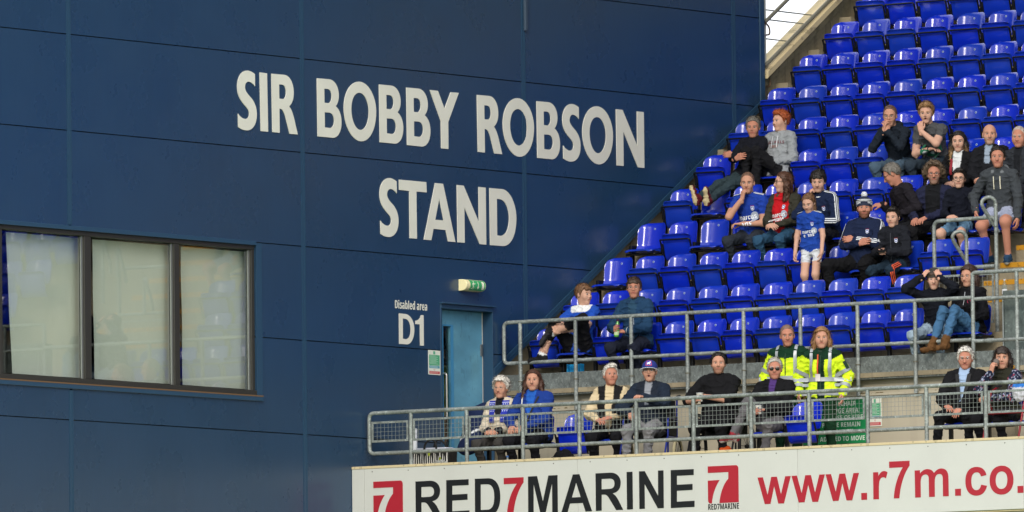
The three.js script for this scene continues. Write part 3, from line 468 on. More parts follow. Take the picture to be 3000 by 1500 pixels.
{
  const r = thing('upper_rail', 'plain galvanised pipe railing in front of the lowest row of blue seats', 'railing');
  const z = -3.945, yt = G - 2.92, yb = G - 3.41, R = .0235, xs = Array.from({ length: 9 }, (_, k) => .287 + .807 * k), c = std(0x6d6a5e, .7, .3);
  mesh('end_loop', tubeUV(bentTube([[xs[0], yt, z], [.026 + R, yt, z], [.026 + R, yb, z], [xs[0], yb, z]], R, .07, 12)), galv, r);
  for (let k = 0; k < 9; k++) {
    mesh('post', tubeUV(rod([xs[k], G - 4.0, z], [xs[k], yt - (k < 8 ? R * .6 : -.285), z], R * 1.02, 12)), galv, r);
    mesh('collar', rod([xs[k], G - 3.64, z], [xs[k], G - 3.625, z], R * 1.35, 12), c, r);
    if (k < 8) { mesh('top_rail', tubeUV(rod([xs[k] + .0005, yt, z], [xs[k + 1], yt, z], R, 12)), galv, r); mesh('lower_rail', tubeUV(rod([xs[k] + R, yb, z], [xs[k + 1] - R, yb, z], R * .95, 12)), galv, r); }
  }
  const xe = xs[8];
  mesh('post', tubeUV(rod([xe + .61, G - 4.0, z], [xe + .61, G - 2.64, z], R, 12)), galv, r);
  mesh('top_rail', tubeUV(bentTube([[xe, yt + .2, z], [xe, G - 2.632, z], [xe + 1.6, G - 2.632, z]], R, .1, 12)), galv, r);
  for (const y of [G - 2.94, G - 3.43]) mesh('mid_rail', tubeUV(rod([xe + R, y, z], [xe + 1.6, y, z], R * .95, 12)), galv, r);
  for (const y of [G - 2.94, G - 3.43]) mesh('sleeve', rod([xe + .2, y, z], [xe + .27, y, z], R * 1.2, 12), galv, r);
}
{ // barrier at the foot of the upper stairway
  const r = thing('stair_barrier', 'galvanised pipe barrier with looped handrail ends and mesh below', 'barrier');
  const z = -5.0, R = .0235, xa = 5.52, xb = 6.39, yt = G - 1.92, yb = G - 2.485;
  mesh('hoop_frame', tubeUV(bentTube([[xa, yb, z], [xa, yt, z], [xb, yt + .01, z], [xb, G - 3.45, z]], R, .08, 12)), galv, r);
  mesh('bottom_rail', tubeUV(rod([xa, yb, z], [xb - R, yb, z], R, 12)), galv, r);
  mesh('post', tubeUV(rod([xa, G - 3.735, z], [xa, yb - .01, z], R * .9, 12)), galv, r);
  meshPanel(r, xa + .04, xb - .04, G - 3.15, G - 2.56, z, .07);
  const loop = (x, yTop, yPost, zz) => mesh('handrail_loop', tubeUV(tube([[x, yPost, zz], [x, yTop - .12, zz], [x - .005, yTop - .04, zz + .01], [x - .05, yTop, zz + .05], [x - .11, yTop - .03, zz + .1], [x - .12, yTop - .1, zz + .1], [x - .09, yTop - .25, zz - .02], [x - .04, yTop - .4, zz - .12]], R * .95, 40, 10)), galv, r);
  loop(5.985, G - 2.06, yb, z + .02); loop(6.40, G - 1.68, yt - .1, z + .02); loop(6.95, G - 1.52, G - 2.3, -5.4);
}
{
  const c = thing('metal_cabinet', 'plain grey metal cabinet behind the pipe railing by the yellow edged steps', 'cabinet');
  const m = std(0x8b9592, .5, .1, { map: galvTex });
  mesh('door', metreUV(rbox(7.03, 8.1, rowFloor(0) + .06, G - 2.86, -4.2, -4.17, .006), 0, 1, .5), m, c);
  mesh('body', rbox(6.99, 8.12, rowFloor(0) + .003, G - 2.84, -4.42, -4.201, .006), m, c);
  mesh('hinge', rod([7.015, rowFloor(0) + .1, -4.165], [7.015, G - 2.9, -4.165], .008, 8), std(0x9aa09f, .35, .7), c);
}

// ---------------------------------------------------------------- blue tip-up seats
function shell(fn, nu, nv, th) { // closed sheet with thickness; fn(u, v) -> [x, y, z]
  const P = [], Nn = []; const at = (i, j) => V(...fn(i / nu, j / nv));
  for (let j = 0; j <= nv; j++) for (let i = 0; i <= nu; i++) {
    const a = V(...fn(Math.min(1, (i + .5) / nu), j / nv)).sub(V(...fn(Math.max(0, (i - .5) / nu), j / nv))), b = V(...fn(i / nu, Math.min(1, (j + .5) / nv))).sub(V(...fn(i / nu, Math.max(0, (j - .5) / nv))));
    P.push(at(i, j)); Nn.push(a.cross(b).normalize());
  }
  const n1 = nu + 1, tot = P.length, pos = [], idx = [], uv = [];
  for (const s of [1, -1]) P.forEach((p, k) => { pos.push(p.x + Nn[k].x * th * s / 2, p.y + Nn[k].y * th * s / 2, p.z + Nn[k].z * th * s / 2); uv.push((k % n1) / nu, Math.floor(k / n1) / nv); });
  for (let j = 0; j < nv; j++) for (let i = 0; i < nu; i++) { const a = j * n1 + i, b = a + 1, c = a + n1, d = c + 1; idx.push(a, b, c, b, d, c, a + tot, c + tot, b + tot, b + tot, c + tot, d + tot); }
  const rim = []; for (let i = 0; i < nu; i++) rim.push([i, i + 1]); for (let j = 0; j < nv; j++) rim.push([j * n1 + nu, (j + 1) * n1 + nu]); for (let i = nu; i > 0; i--) rim.push([nv * n1 + i, nv * n1 + i - 1]); for (let j = nv; j > 0; j--) rim.push([j * n1, (j - 1) * n1]);
  for (const [a, b] of rim) idx.push(a, a + tot, b, b, a + tot, b + tot);
  const g = new THREE.BufferGeometry(); g.setAttribute('position', new THREE.Float32BufferAttribute(pos, 3)); g.setAttribute('uv', new THREE.Float32BufferAttribute(uv, 2)); g.setIndex(idx); g.computeVertexNormals(); return g;
}
const seatGeo = (() => {
  const back = shell((u, v) => {
    const y = .455 + .315 * v, t = Math.max(0, (v - .66) / .34), w = .207 - .085 * (1 - Math.sqrt(Math.max(0, 1 - t * t))) - .008 * (1 - v);
    const s = (u - .5) * 2, x = s * w, lean = -.16 * (y - .5), curl = v > .9 ? -.06 * Math.pow((v - .9) / .1, 2) * .35 : 0, low = v < .12 ? .02 * Math.pow((.12 - v) / .12, 2) : 0;
    return [x, y, .012 + .078 * Math.pow(Math.abs(x) / .205, 3.1) + lean + curl + low - .012];
  }, 18, 14, .009);
  // pan in its own frame: pivot at origin, s along depth, y up
  const pan = shell((u, v) => {
    const s = -.145 + .345 * v, q = (u - .5) * 2, tc = Math.max(0, (v - .8) / .2), w = .194 + .018 * Math.min(1, Math.max(0, (v - .62) / .16)) - .05 * (1 - Math.sqrt(Math.max(0, 1 - tc * tc))), x = q * w;
    const dish = -.030 * (1 - Math.pow(Math.abs(q), 2.2)) * Math.sin(Math.min(1, v * 1.15) * Math.PI), roll = v > .8 ? -.026 * Math.pow((v - .8) / .2, 1.7) : 0, edge = -.018 * Math.pow(Math.abs(q), 8), tail = v < .2 ? .03 * Math.pow((.2 - v) / .2, 2) : 0;
    return [x, dish + roll + edge + tail, s - (v > .93 ? .012 * (v - .93) / .07 : 0)];
  }, 16, 16, .012);
  const fr = mg([bentTube([[-.21, -.03, -.14], [-.214, -.05, .08], [-.214, -.062, .126], [.214, -.062, .126], [.214, -.05, .08], [.21, -.03, -.14]], .0115, .06, 7)]);
  const post = mg([rbox(-.2537, -.2137, 0, .43, .10, .15, .006), rbox(-.2537, -.2137, .40, .50, -.0, .17, .006), rbox(-.249, -.219, .46, .60, -.035, .0, .004), rbox(-.27, -.197, 0, .008, .06, .19, .003)]);
  const arm = mg([rbox(.2137, .2537, .40, .50, -.0, .17, .006)]);
  const rivet = (() => { const g = new THREE.CylinderGeometry(.013, .013, .008, 12); g.rotateX(Math.PI / 2); g.translate(0, .70, -.026); return g; })();
  const dot = (() => { const g = new THREE.CylinderGeometry(.006, .006, .003, 8); g.rotateX(Math.PI / 2); g.translate(0, .70, -.0205); return g; })();
  return { back, pan, fr, post, arm, rivet, dot };
})();
const rivetM = std(0x9fb0cf, .4), dotM = std(0x2a3350, .5);
const seatMats = [[0x0e2bb2, .17], [0x102fac, .2], [0x0d27b7, .14], [0x1434a8, .25]].map(([c, r]) => { const m = seatBlue.clone(); m.color.set(c); m.roughness = r; return m; });   // new and faded shells
function makeSeat(open) {
  const o = new THREE.Group();
  mesh('backrest', seatGeo.back, seatBlue, o);
  const a = open ? -.06 : -1.38, pan = mesh('seat_pan', seatGeo.pan, seatBlue, o); pan.position.set(0, .43, .155); pan.rotation.x = a;
  mesh('pan_frame', seatGeo.fr, blackSteel, pan);
  mesh('pedestal', seatGeo.post, blackSteel, o);
  const rv = mesh('rivet', seatGeo.rivet, rivetM, o); mesh('rivet_hole', seatGeo.dot, dotM, rv);
  return o;
}
const protoShut = makeSeat(false), protoOpen = makeSeat(true);
const ordinals = ['lowest', 'second', 'third', 'fourth', 'fifth', 'sixth', 'seventh', 'eighth', 'ninth', 'tenth', 'eleventh'];
function placeSeat(x, y, z, open, label, group, turn = 0) {
  const o = (open ? protoOpen : protoShut).clone(); o.name = numbered('tip_up_seat'); o.userData = { label, category: 'seat', group };
  const mt = seatMats[Math.floor(rnd() * 4)]; o.children[0].material = mt; o.children[1].material = seatMats[Math.floor(rnd() * 4)];
  o.position.set(x, y, z); o.rotation.y = turn + (rnd() - .5) * .035; o.scale.setScalar(1 + (rnd() - .5) * .004); if (!open) o.children[1].rotation.x += (rnd() - .5) * .11;
  scene.add(o); return o;
}
const occupied = { 0: [1, 3, 12, 13], 2: [8, 9], 3: [3, 4, 6, 8, 9, 10, 11], 4: [9, 10, 11], 5: [1, 2, 6, 7] }, openEmpty = { 2: [0], 3: [0, 2], 4: [1] };
const lastCol = [13, 10, 11, 11, 11, 11, 11, 10, 9, 8, 7];
for (let r = 0; r <= 10; r++) for (let c = 0; c <= lastCol[r]; c++) {
  if (r === 1 && c > 10) continue;
  const occ = (occupied[r] || []).includes(c), op = (openEmpty[r] || []).includes(c), st = r === 6 && c === 7;
  const row = `${['first', 'second', 'third', 'fourth', 'fifth', 'sixth', 'seventh', 'eighth', 'ninth', 'tenth', 'eleventh', 'twelfth', 'thirteenth', 'fourteenth'][c]} from the wall in the ${ordinals[r]} row above the beam`;
  const s = placeSeat(X0 + PITCH * c, rowFloor(r), rowZ(r) + .026, occ || op, st ? 'folded blue tip-up seat with a round badge on its front lip' : occ ? `occupied blue tip-up seat, ${row}` : op ? `empty folded-down blue seat, ${row}` : `folded up blue seat, ${row}`, 'blue tip-up seats of the stand');
  if (st) { const t = canvasTex(64, 64, (x) => { x.fillStyle = '#d9d5cf'; x.beginPath(); x.arc(32, 32, 31, 0, 7); x.fill(); x.fillStyle = '#7a2b33'; x.font = 'bold 44px serif'; x.textAlign = 'center'; x.fillText('A', 32, 47); }); const g = new THREE.CircleGeometry(.024, 20); const b = mesh('badge', g, std(0xffffff, .5, 0, { map: t }), s); b.position.set(0, .612, .195); b.rotation.x = -.1; b.scale.set(.9, 1.1, 1); }
}

{ // the next block of seats beyond the stairway: out of the frame, mirrored by the window and the glossy cladding
  const pan = seatGeo.pan.clone(); pan.rotateX(-1.38); pan.translate(0, .43, .155); const g = mg([seatGeo.back, pan]), im = new THREE.InstancedMesh(g, seatBlue, 42 * ROWS), m = new THREE.Matrix4(); let k = 0;
  for (let r = 0; r < ROWS; r++) for (let c = 0; c < 42; c++) im.setMatrixAt(k++, m.makeTranslation(8.9 + PITCH * c, rowFloor(r), rowZ(r) + .026));
  im.name = numbered('seat_block'); im.castShadow = im.receiveShadow = true; im.userData = { kind: 'stuff', label: 'further block of folded blue seats beyond the yellow edged steps', category: 'seats' }; scene.add(im);
}
// ---------------------------------------------------------------- people: signed distance bodies meshed as one surface
const v3 = { add: (a, b) => [a[0] + b[0], a[1] + b[1], a[2] + b[2]], sub: (a, b) => [a[0] - b[0], a[1] - b[1], a[2] - b[2]], mul: (a, s) => [a[0] * s, a[1] * s, a[2] * s], dot: (a, b) => a[0] * b[0] + a[1] * b[1] + a[2] * b[2], cross: (a, b) => [a[1] * b[2] - a[2] * b[1], a[2] * b[0] - a[0] * b[2], a[0] * b[1] - a[1] * b[0]], len: a => Math.hypot(a[0], a[1], a[2]), nor: a => { const l = Math.hypot(a[0], a[1], a[2]) || 1; return [a[0] / l, a[1] / l, a[2] / l]; }, lerp: (a, b, t) => [a[0] + (b[0] - a[0]) * t, a[1] + (b[1] - a[1]) * t, a[2] + (b[2] - a[2]) * t] };
const smin = (a, b, k) => { const h = Math.max(k - Math.abs(a - b), 0) / k; return Math.min(a, b) - h * h * k * .25; };
const smax = (a, b, k) => -smin(-a, -b, k);
const ell = (x, y, z, rx, ry, rz) => { const a = x / rx, b = y / ry, c = z / rz, k0 = Math.hypot(a, b, c), k1 = Math.hypot(a / rx, b / ry, c / rz); return k1 < 1e-6 ? -Math.min(rx, ry, rz) : k0 * (k0 - 1) / k1; };
const cap = (x, y, z, a, b, ra, rb) => { const bx = b[0] - a[0], by = b[1] - a[1], bz = b[2] - a[2], px = x - a[0], py = y - a[1], pz = z - a[2], t = Math.max(0, Math.min(1, (px * bx + py * by + pz * bz) / (bx * bx + by * by + bz * bz + 1e-9))); return Math.hypot(px - bx * t, py - by * t, pz - bz * t) - (ra + (rb - ra) * t); };
function boneD(B, x, y, z) {
  const a = B.a, b = B.b, bx = b[0] - a[0], by = b[1] - a[1], bz = b[2] - a[2], px = x - a[0], py = y - a[1], pz = z - a[2];
  let t = (px * bx + py * by + pz * bz) / (bx * bx + by * by + bz * bz + 1e-9); t = t < 0 ? 0 : t > 1 ? 1 : t;
  let dx = px - bx * t, dy = py - by * t, dz = pz - bz * t; boneD.t = t;
  if (B.n) { const q = (dx * B.n[0] + dy * B.n[1] + dz * B.n[2]), s = q * (1 / B.f - 1); dx += B.n[0] * s; dy += B.n[1] * s; dz += B.n[2] * s; const l = Math.hypot(dx, dy, dz); return (l - (B.ra + (B.rb - B.ra) * t)) * .82; }
  return Math.sqrt(dx * dx + dy * dy + dz * dz) - (B.ra + (B.rb - B.ra) * t);
}
// naive surface nets over a sampled field
function nets(F, nx, ny, nzz, o, h, colour) {
  const id = (i, j, k) => i + nx * (j + ny * k), vi = new Int32Array(nx * ny * nzz).fill(-1), pos = [], nor = [], col = [], idx = [];
  for (let k = 0; k < nzz - 1; k++) for (let j = 0; j < ny - 1; j++) for (let i = 0; i < nx - 1; i++) {
    const b = id(i, j, k), c = [F[b], F[b + 1], F[b + nx], F[b + nx + 1], F[b + nx * ny], F[b + nx * ny + 1], F[b + nx * ny + nx], F[b + nx * ny + nx + 1]];
    let m = 0; for (let q = 0; q < 8; q++) if (c[q] < 0) m |= 1 << q; if (m === 0 || m === 255) continue;
    let sx = 0, sy = 0, sz = 0, n = 0;
    const E = nets.E; for (let e = 0; e < 12; e++) { const A = E[e][0], B = E[e][1]; if ((c[A] < 0) === (c[B] < 0)) continue; const t = c[A] / (c[A] - c[B]); sx += (A & 1) + ((B & 1) - (A & 1)) * t; sy += (A >> 1 & 1) + ((B >> 1 & 1) - (A >> 1 & 1)) * t; sz += (A >> 2) + ((B >> 2) - (A >> 2)) * t; n++; }
    sx /= n; sy /= n; sz /= n; vi[b] = pos.length / 3; pos.push(o[0] + (i + sx) * h, o[1] + (j + sy) * h, o[2] + (k + sz) * h);
    const gx = (c[1] - c[0]) * (1 - sy) * (1 - sz) + (c[3] - c[2]) * sy * (1 - sz) + (c[5] - c[4]) * (1 - sy) * sz + (c[7] - c[6]) * sy * sz, gy = (c[2] - c[0]) * (1 - sx) * (1 - sz) + (c[3] - c[1]) * sx * (1 - sz) + (c[6] - c[4]) * (1 - sx) * sz + (c[7] - c[5]) * sx * sz, gz = (c[4] - c[0]) * (1 - sx) * (1 - sy) + (c[5] - c[1]) * sx * (1 - sy) + (c[6] - c[2]) * (1 - sx) * sy + (c[7] - c[3]) * sx * sy, l = Math.hypot(gx, gy, gz) || 1;
    nor.push(gx / l, gy / l, gz / l);
  }
  for (let k = 1; k < nzz - 1; k++) for (let j = 1; j < ny - 1; j++) for (let i = 1; i < nx - 1; i++) {
    const b = id(i, j, k), s = F[b] < 0;
    for (const [st, u, v] of [[1, nx, nx * ny], [nx, nx * ny, 1], [nx * ny, 1, nx]]) { if (s === (F[b + st] < 0)) continue; const a0 = vi[b], a1 = vi[b - u], a2 = vi[b - u - v], a3 = vi[b - v]; if (a0 < 0 || a1 < 0 || a2 < 0 || a3 < 0) continue; if (s) idx.push(a0, a1, a2, a0, a2, a3); else idx.push(a0, a2, a1, a0, a3, a2); }
  }
  for (let i = 0; i < pos.length; i += 3) { const c = colour(pos[i], pos[i + 1], pos[i + 2], nor[i], nor[i + 1], nor[i + 2]); col.push(c[0], c[1], c[2]); }
  const g = new THREE.BufferGeometry(); g.setAttribute('position', new THREE.Float32BufferAttribute(pos, 3)); g.setAttribute('normal', new THREE.Float32BufferAttribute(nor, 3)); g.setAttribute('color', new THREE.Float32BufferAttribute(col, 3)); g.setIndex(idx); return g;
}
nets.E = [[0, 1], [2, 3], [4, 5], [6, 7], [0, 2], [1, 3], [4, 6], [5, 7], [0, 4], [1, 5], [2, 6], [3, 7]];
function sdfMesh(f, mn, mx, h, colour) {
  const nx = Math.ceil((mx[0] - mn[0]) / h) + 1, ny = Math.ceil((mx[1] - mn[1]) / h) + 1, n3 = Math.ceil((mx[2] - mn[2]) / h) + 1, F = new Float32Array(nx * ny * n3);
  let q = 0; for (let k = 0; k < n3; k++) for (let j = 0; j < ny; j++) for (let i = 0; i < nx; i++) F[q++] = f(mn[0] + i * h, mn[1] + j * h, mn[2] + k * h);
  return nets(F, nx, ny, n3, mn, h, colour);
}
function bodyMesh(bones, h, fold) {
  const mn = [1e9, 1e9, 1e9], mx = [-1e9, -1e9, -1e9]; for (const B of bones) for (const p of [B.a, B.b]) for (let i = 0; i < 3; i++) { const r = Math.max(B.ra, B.rb) + .04; mn[i] = Math.min(mn[i], p[i] - r); mx[i] = Math.max(mx[i], p[i] + r); }
  const nx = Math.ceil((mx[0] - mn[0]) / h) + 1, ny = Math.ceil((mx[1] - mn[1]) / h) + 1, n3 = Math.ceil((mx[2] - mn[2]) / h) + 1, F = new Float32Array(nx * ny * n3).fill(1);
  for (const B of bones) {
    const r = Math.max(B.ra, B.rb) + B.k + .03, lo = [0, 1, 2].map(i => Math.max(0, Math.floor((Math.min(B.a[i], B.b[i]) - r - mn[i]) / h))), hi = [0, 1, 2].map(i => Math.min([nx, ny, n3][i] - 1, Math.ceil((Math.max(B.a[i], B.b[i]) + r - mn[i]) / h)));
    for (let k = lo[2]; k <= hi[2]; k++) for (let j = lo[1]; j <= hi[1]; j++) for (let i = lo[0]; i <= hi[0]; i++) {
      const x = mn[0] + i * h, y = mn[1] + j * h, z = mn[2] + k * h, d = boneD(B, x, y, z), q = i + nx * (j + ny * k);
      F[q] = F[q] > .9 ? Math.min(.9, d) : smin(F[q], d, B.k);
    }
  }
  for (let k = 0, q = 0; k < n3; k++) for (let j = 0; j < ny; j++) for (let i = 0; i < nx; i++, q++) if (Math.abs(F[q]) < .045) { const x = mn[0] + i * h, y = mn[1] + j * h, z = mn[2] + k * h; let bd = 1e9, wt = 1; for (const B of bones) { const d = boneD(B, x, y, z); if (d < bd) { bd = d; wt = B.bare && boneD.t >= B.bare ? .08 : 1; } } const r1 = 1 - 2 * Math.abs(nz(x * 7 + 5, y * 15, z * 7)), r2 = 1 - 2 * Math.abs(nz(x * 15, y * 8 + 9, z * 15)), r3 = nz(x * 5, y * 4 + 3, z * 5); F[q] -= wt * fold * (.75 * r1 * r1 * r1 + .55 * r2 * r2 * r2 + .6 * r3 - .45); }
  const colour = (x, y, z, a, b, c) => { let best = 1e9, bb = null, bt = 0; for (const B of bones) { const d = boneD(B, x, y, z) - (B.pri || 0); if (d < best) { best = d; bb = B; bt = boneD.t; } } return typeof bb.c === 'function' ? bb.c([x, y, z], bt, [a, b, c]) : bb.c; };
  return nets(F, nx, ny, n3, mn, h, colour);
}
function ik(a, t, l1, l2, pole) { // returns mid joint and end
  let d = v3.sub(t, a), L = v3.len(d); const mxl = (l1 + l2) * .995; if (L > mxl) { t = v3.add(a, v3.mul(d, mxl / L)); d = v3.sub(t, a); L = mxl; }
  const n = v3.mul(d, 1 / L), x = (l1 * l1 - l2 * l2 + L * L) / (2 * L), hgt = Math.sqrt(Math.max(0, l1 * l1 - x * x)); let p = v3.sub(pole, v3.mul(n, v3.dot(pole, n))); p = v3.nor(p);
  return [v3.add(a, v3.add(v3.mul(n, x), v3.mul(p, hgt))), t];
}
const bodyM = new THREE.MeshPhysicalMaterial({ vertexColors: true, roughness: .9, specularIntensity: .35 }), hairM = new THREE.MeshStandardMaterial({ vertexColors: true, roughness: .6, side: THREE.DoubleSide });
const SK = { fair: lin(0xbc8d77), pale: lin(0xc69c88), ruddy: lin(0xb37d69), tan: lin(0x98684c) };
// head in its own frame: centre of the skull, z towards the face
function headSDF(o) {
  const vr = o.vr || [0, 0, 0, 0], jw = (o.jaw || 1) * (1 + vr[3] * .05), age = o.child ? 1 : 0, fat = o.fat || 0;
  return (x, y, z) => {
    const ax = Math.abs(x);
    let d = ell(x, y - .030, z + .012, .0765, .0925, .0955);
    d = smin(d, ell(x, y + .045, z - .022, (.056 + fat * .012) * jw, .068, .066), .035);
    d = smin(d, ell(x, y + .012, z - .042, .056, .078, .046), .03);
    d = smin(d, cap(ax, y, z, [.0, -.098, .066], [.014, -.097, .062], .019, .017), .03);
    d = smin(d, ell(ax - .038, y + .026, z - .062, .022 + fat * .008, .024 + fat * .008, .018), .025);       // cheeks
    d = smin(d, cap(ax, y, z, [.012, .024, .084 + vr[2] * .004], [.044, .026 - vr[1] * .003, .07 + vr[2] * .003], .0085 + vr[2] * .002, .0075), .015);           // brow
    d = smax(d, -ell(ax - .032, y - .006, z - .102, .0185, .0125, .018), .012);                       // eye sockets
    d = smin(d, ell(ax - .0315, y - .006, z - .0735, .0128, .0118, .0128), .002);
    d = smin(d, cap(x, y, z, [0, .014, .086], [0, -.024 - vr[0] * .006, .105 + vr[1] * .006], .0085, .0125 + vr[0] * .0025), .012);                 // nose
    d = smin(d, ell(ax - .011, y + .029, z - .094, .0085, .0075, .010), .008);
    d = smin(d, ell(x, y + .054, z - .082, .026, .011, .014), .012);                                   // lips
    d = smax(d, -ell(x, y + (.0555), z - .102, o.open ? .017 : .024, o.open ? .011 : .0026, .012), .006);
    d = smin(d, ell(ax - .077, y + .004, z + .008, .0105, .031, .0185), .008);                          // ears
    return d;
  };
}
const mix = (a, b, t) => [a[0] + (b[0] - a[0]) * t, a[1] + (b[1] - a[1]) * t, a[2] + (b[2] - a[2]) * t];
function headColour(o) {
  const sk = SK[o.skin || 'fair'], lip = mix(sk, [.42, .10, .09], .45), brow = mix(o.browC || o.hairC || [.06, .04, .03], sk, .12), beard = o.beardC || o.hairC, flush = mix(sk, [.45, .16, .12], .2);
  return (x, y, z) => {
    const ax = Math.abs(x), n = nz(x * 60, y * 60, z * 60) * .06; let c = mix(sk, flush, Math.max(0, Math.min(1, .35 + .8 * nz(x * 22 + 3, y * 22, z * 22)))); c = v3.mul(c, 1 + n);
    const e = Math.hypot((ax - .0315) / 1.25, y - .006); if (z > .06 && e < .0095 && !o.shut) c = Math.hypot(ax - .031, y - .006) < .0066 ? [.025, .02, .018] : [.30, .26, .24];  // whites dimmed and iris widened: shadowed eyes put into the colour
    if (z > .06 && e >= .0095 && e < .0125 && y > .008 && ax > .015 && ax < .05) c = mix(sk, [.12, .06, .05], .55);  // shadow of the upper lid painted into the skin colour
    if (z > .05 && y > .0235 + (ax - .03) * -.06 && y < .0315 && ax > .012 && ax < .05) c = brow;
    if (z > .07 && ax < .026 && Math.abs(y + .0545) < .0085) c = Math.abs(y + .0555) < .0026 ? mix(lip, [.10, .03, .03], .6) : lip;
    if (o.open && z > .055 && Math.hypot(ax / 1.4, y + .0555) < .0105) c = [.05, .015, .015];
    if (o.beard && y < -.03 + Math.max(0, .045 - z) * .8 && z > -.02 && !(ax < .026 && Math.abs(y + .0545) < .008) && (y < -.062 || ax > .03 || (y > -.048 && y < -.036))) c = mix(c, beard, o.beard * (.75 + .25 * nz(x * 90, y * 90, z * 90)));
    return c;
  };
}
function hairGeo(o, st, C) {
  const big = { short: .013, crop: .006, thick: .021, curly: .045, long: .012, bob: .02, puff: .03, grey: .015 }[st] ?? .014, rough = { curly: .02, puff: .012, thick: .007, crop: .002, bob: .003, long: .004 }[st] ?? .0055, fq = { curly: 34, puff: 40 }[st] ?? 55;
  const line = z => { const p = [[.12, .098], [.09, .093], [.07, .086], [.055, .074], [.042, .054], [.03, .03], [.018, .0], [.008, -.015], [-.008, .026], [-.03, .01], [-.05, -.042], [-.2, -.072]]; if (st === 'bald') { } for (let i = 0; i < p.length - 1; i++) if (z >= p[i + 1][0]) { const t = (z - p[i + 1][0]) / (p[i][0] - p[i + 1][0]); return p[i + 1][1] + (p[i][1] - p[i + 1][1]) * Math.min(1, t); } return -.078; };
  const L = o.hairLen || .2;
  const f = (x, y, z) => {
    const ax = Math.abs(x);
    let d = ell(x, y - .032, z + .014, .0765 + big, .0925 + big, .0955 + big);
    if (st === 'curly') d = smin(d, ell(ax - .085, y + .03, z + .02, .045, .085, .06), .05);
    const wv = rough * (nz(x * fq, y * fq * .6, z * fq) + .5 * nz(x * fq * 2.2, y * fq * 1.2, z * fq * 2.2)); d += wv;
    d = smax(d, (line(z) + .007 * nz(x * 60, y * 20, z * 60) + (st === 'bob' || st === 'long' || st === 'curly' ? -.002 : 0) + (o.recede || 0) * Math.max(0, Math.min(1, z * 14)) - y) * .75, .008);
    if (o.bald) d = smax(d, (y - o.bald - z * .35), .01);
    if (o.fringe) d = smin(d, ell(x, y - .062, z - .074, .058, .03, .022) + wv, .012);
    if (o.quiff) d = smin(d, ell(x - .01, y - .108, z - .05, .055, .03, .045) + wv * 1.5, .02);
    if (st === 'long' || st === 'bob') {
      const l = st === 'bob' ? Math.min(L, .13) : L;
      let s = cap(ax, y, z, [.074, .05, -.012], [.086, -.06, -.012], .022, .025); s = smin(s, cap(ax, y, z, [.086, -.06, -.012], [.088 + (o.flare || 0), -l, st === 'bob' ? -.01 : .02], .026, st === 'bob' ? .018 : .02), .03);
      s = smin(s, cap(ax, y, z, [.04, .03, -.075], [.05, -l, -.07], .04, .032), .04); s = smin(s, cap(ax, y, z, [.09, -.03, -.03], [.085, -l * .95, -.03], .03, .024), .04);
      d = smin(d, s + wv * 1.4, .015);
    }
    if (o.pony) { let s = cap(x, y, z, [-.02, .02, -.1], [-.05, -.05, -.12], .022, .026); s = smin(s, cap(x, y, z, [.07, .02, -.03], o.ponyEnd || [.085, -.19, .04], .02, .014), .02); d = smin(d, s + wv, .01); }
    return smax(d, -(ell(x, y + .012, z - .06, .058, .082, .055)), .01);
  };
  const strands = g0 => { // loose ends that break up the outline
    const P = g0.attributes.position, N = g0.attributes.normal, pos = [], nor = [], col2 = [], Cc = g0.attributes.color; let sd2 = 77; const r = () => (sd2 = (sd2 * 1664525 + 1013904223) >>> 0) / 4294967296;
    const n = { crop: 260, curly: 900, puff: 700, long: 700, bob: 600 }[st] ?? 520, len = { crop: .008, curly: .035, puff: .03, long: .05, bob: .04, thick: .026 }[st] ?? .02;
    for (let k = 0; k < n; k++) {
      const i = Math.floor(r() * P.count), p = [P.getX(i), P.getY(i), P.getZ(i)], nn = [N.getX(i), N.getY(i), N.getZ(i)]; if (p[2] > .075 && p[1] < .07) continue;
      let f = [(r() - .5) * 1.2 + p[0] * 4, st === 'long' || st === 'bob' ? -1.4 : -.35 + (p[1] > .09 ? .5 : 0), -.5 + (r() - .5)]; if (st === 'curly' || st === 'puff') f = [r() - .5, r() - .5, r() - .5]; f = v3.nor(v3.add(v3.nor(f), v3.mul(nn, .35 + r() * .5)));
      const sdw = v3.mul(v3.nor(v3.cross(f, nn)), .0022), e = v3.add(p, v3.mul(f, len * (.5 + r()))), a = v3.add(p, sdw), b = v3.sub(p, sdw), m = v3.add(v3.lerp(p, e, .55), v3.mul(nn, .003)), c = v3.mul([Cc.getX(i), Cc.getY(i), Cc.getZ(i)], .75 + r() * .6);
      for (const q of [a, b, m, m, b, e, ]) { pos.push(...q); nor.push(...nn); col2.push(...c); }
    }
    const g1 = new THREE.BufferGeometry(); g1.setAttribute('position', new THREE.Float32BufferAttribute(pos, 3)); g1.setAttribute('normal', new THREE.Float32BufferAttribute(nor, 3)); g1.setAttribute('color', new THREE.Float32BufferAttribute(col2, 3)); return mergeGeometries([g0.toNonIndexed(), g1]);
  };
  const low = st === 'long' ? -L - .04 : st === 'bob' ? -.19 : o.pony ? -.24 : -.13;
  return strands(sdfMesh(f, [-.155, low, -.17], [.155, .19, .15], .0055, (x, y, z) => { const s = nz(x * 110, y * 26, z * 110) * .5 + nz(x * 45, y * 14, z * 45) * .5; let c = v3.mul(C, 1 + s * .55); if (o.hairTip) c = mix(c, o.hairTip, Math.max(0, Math.min(1, (-y - .04) * 9 + s))); return c; }));
}
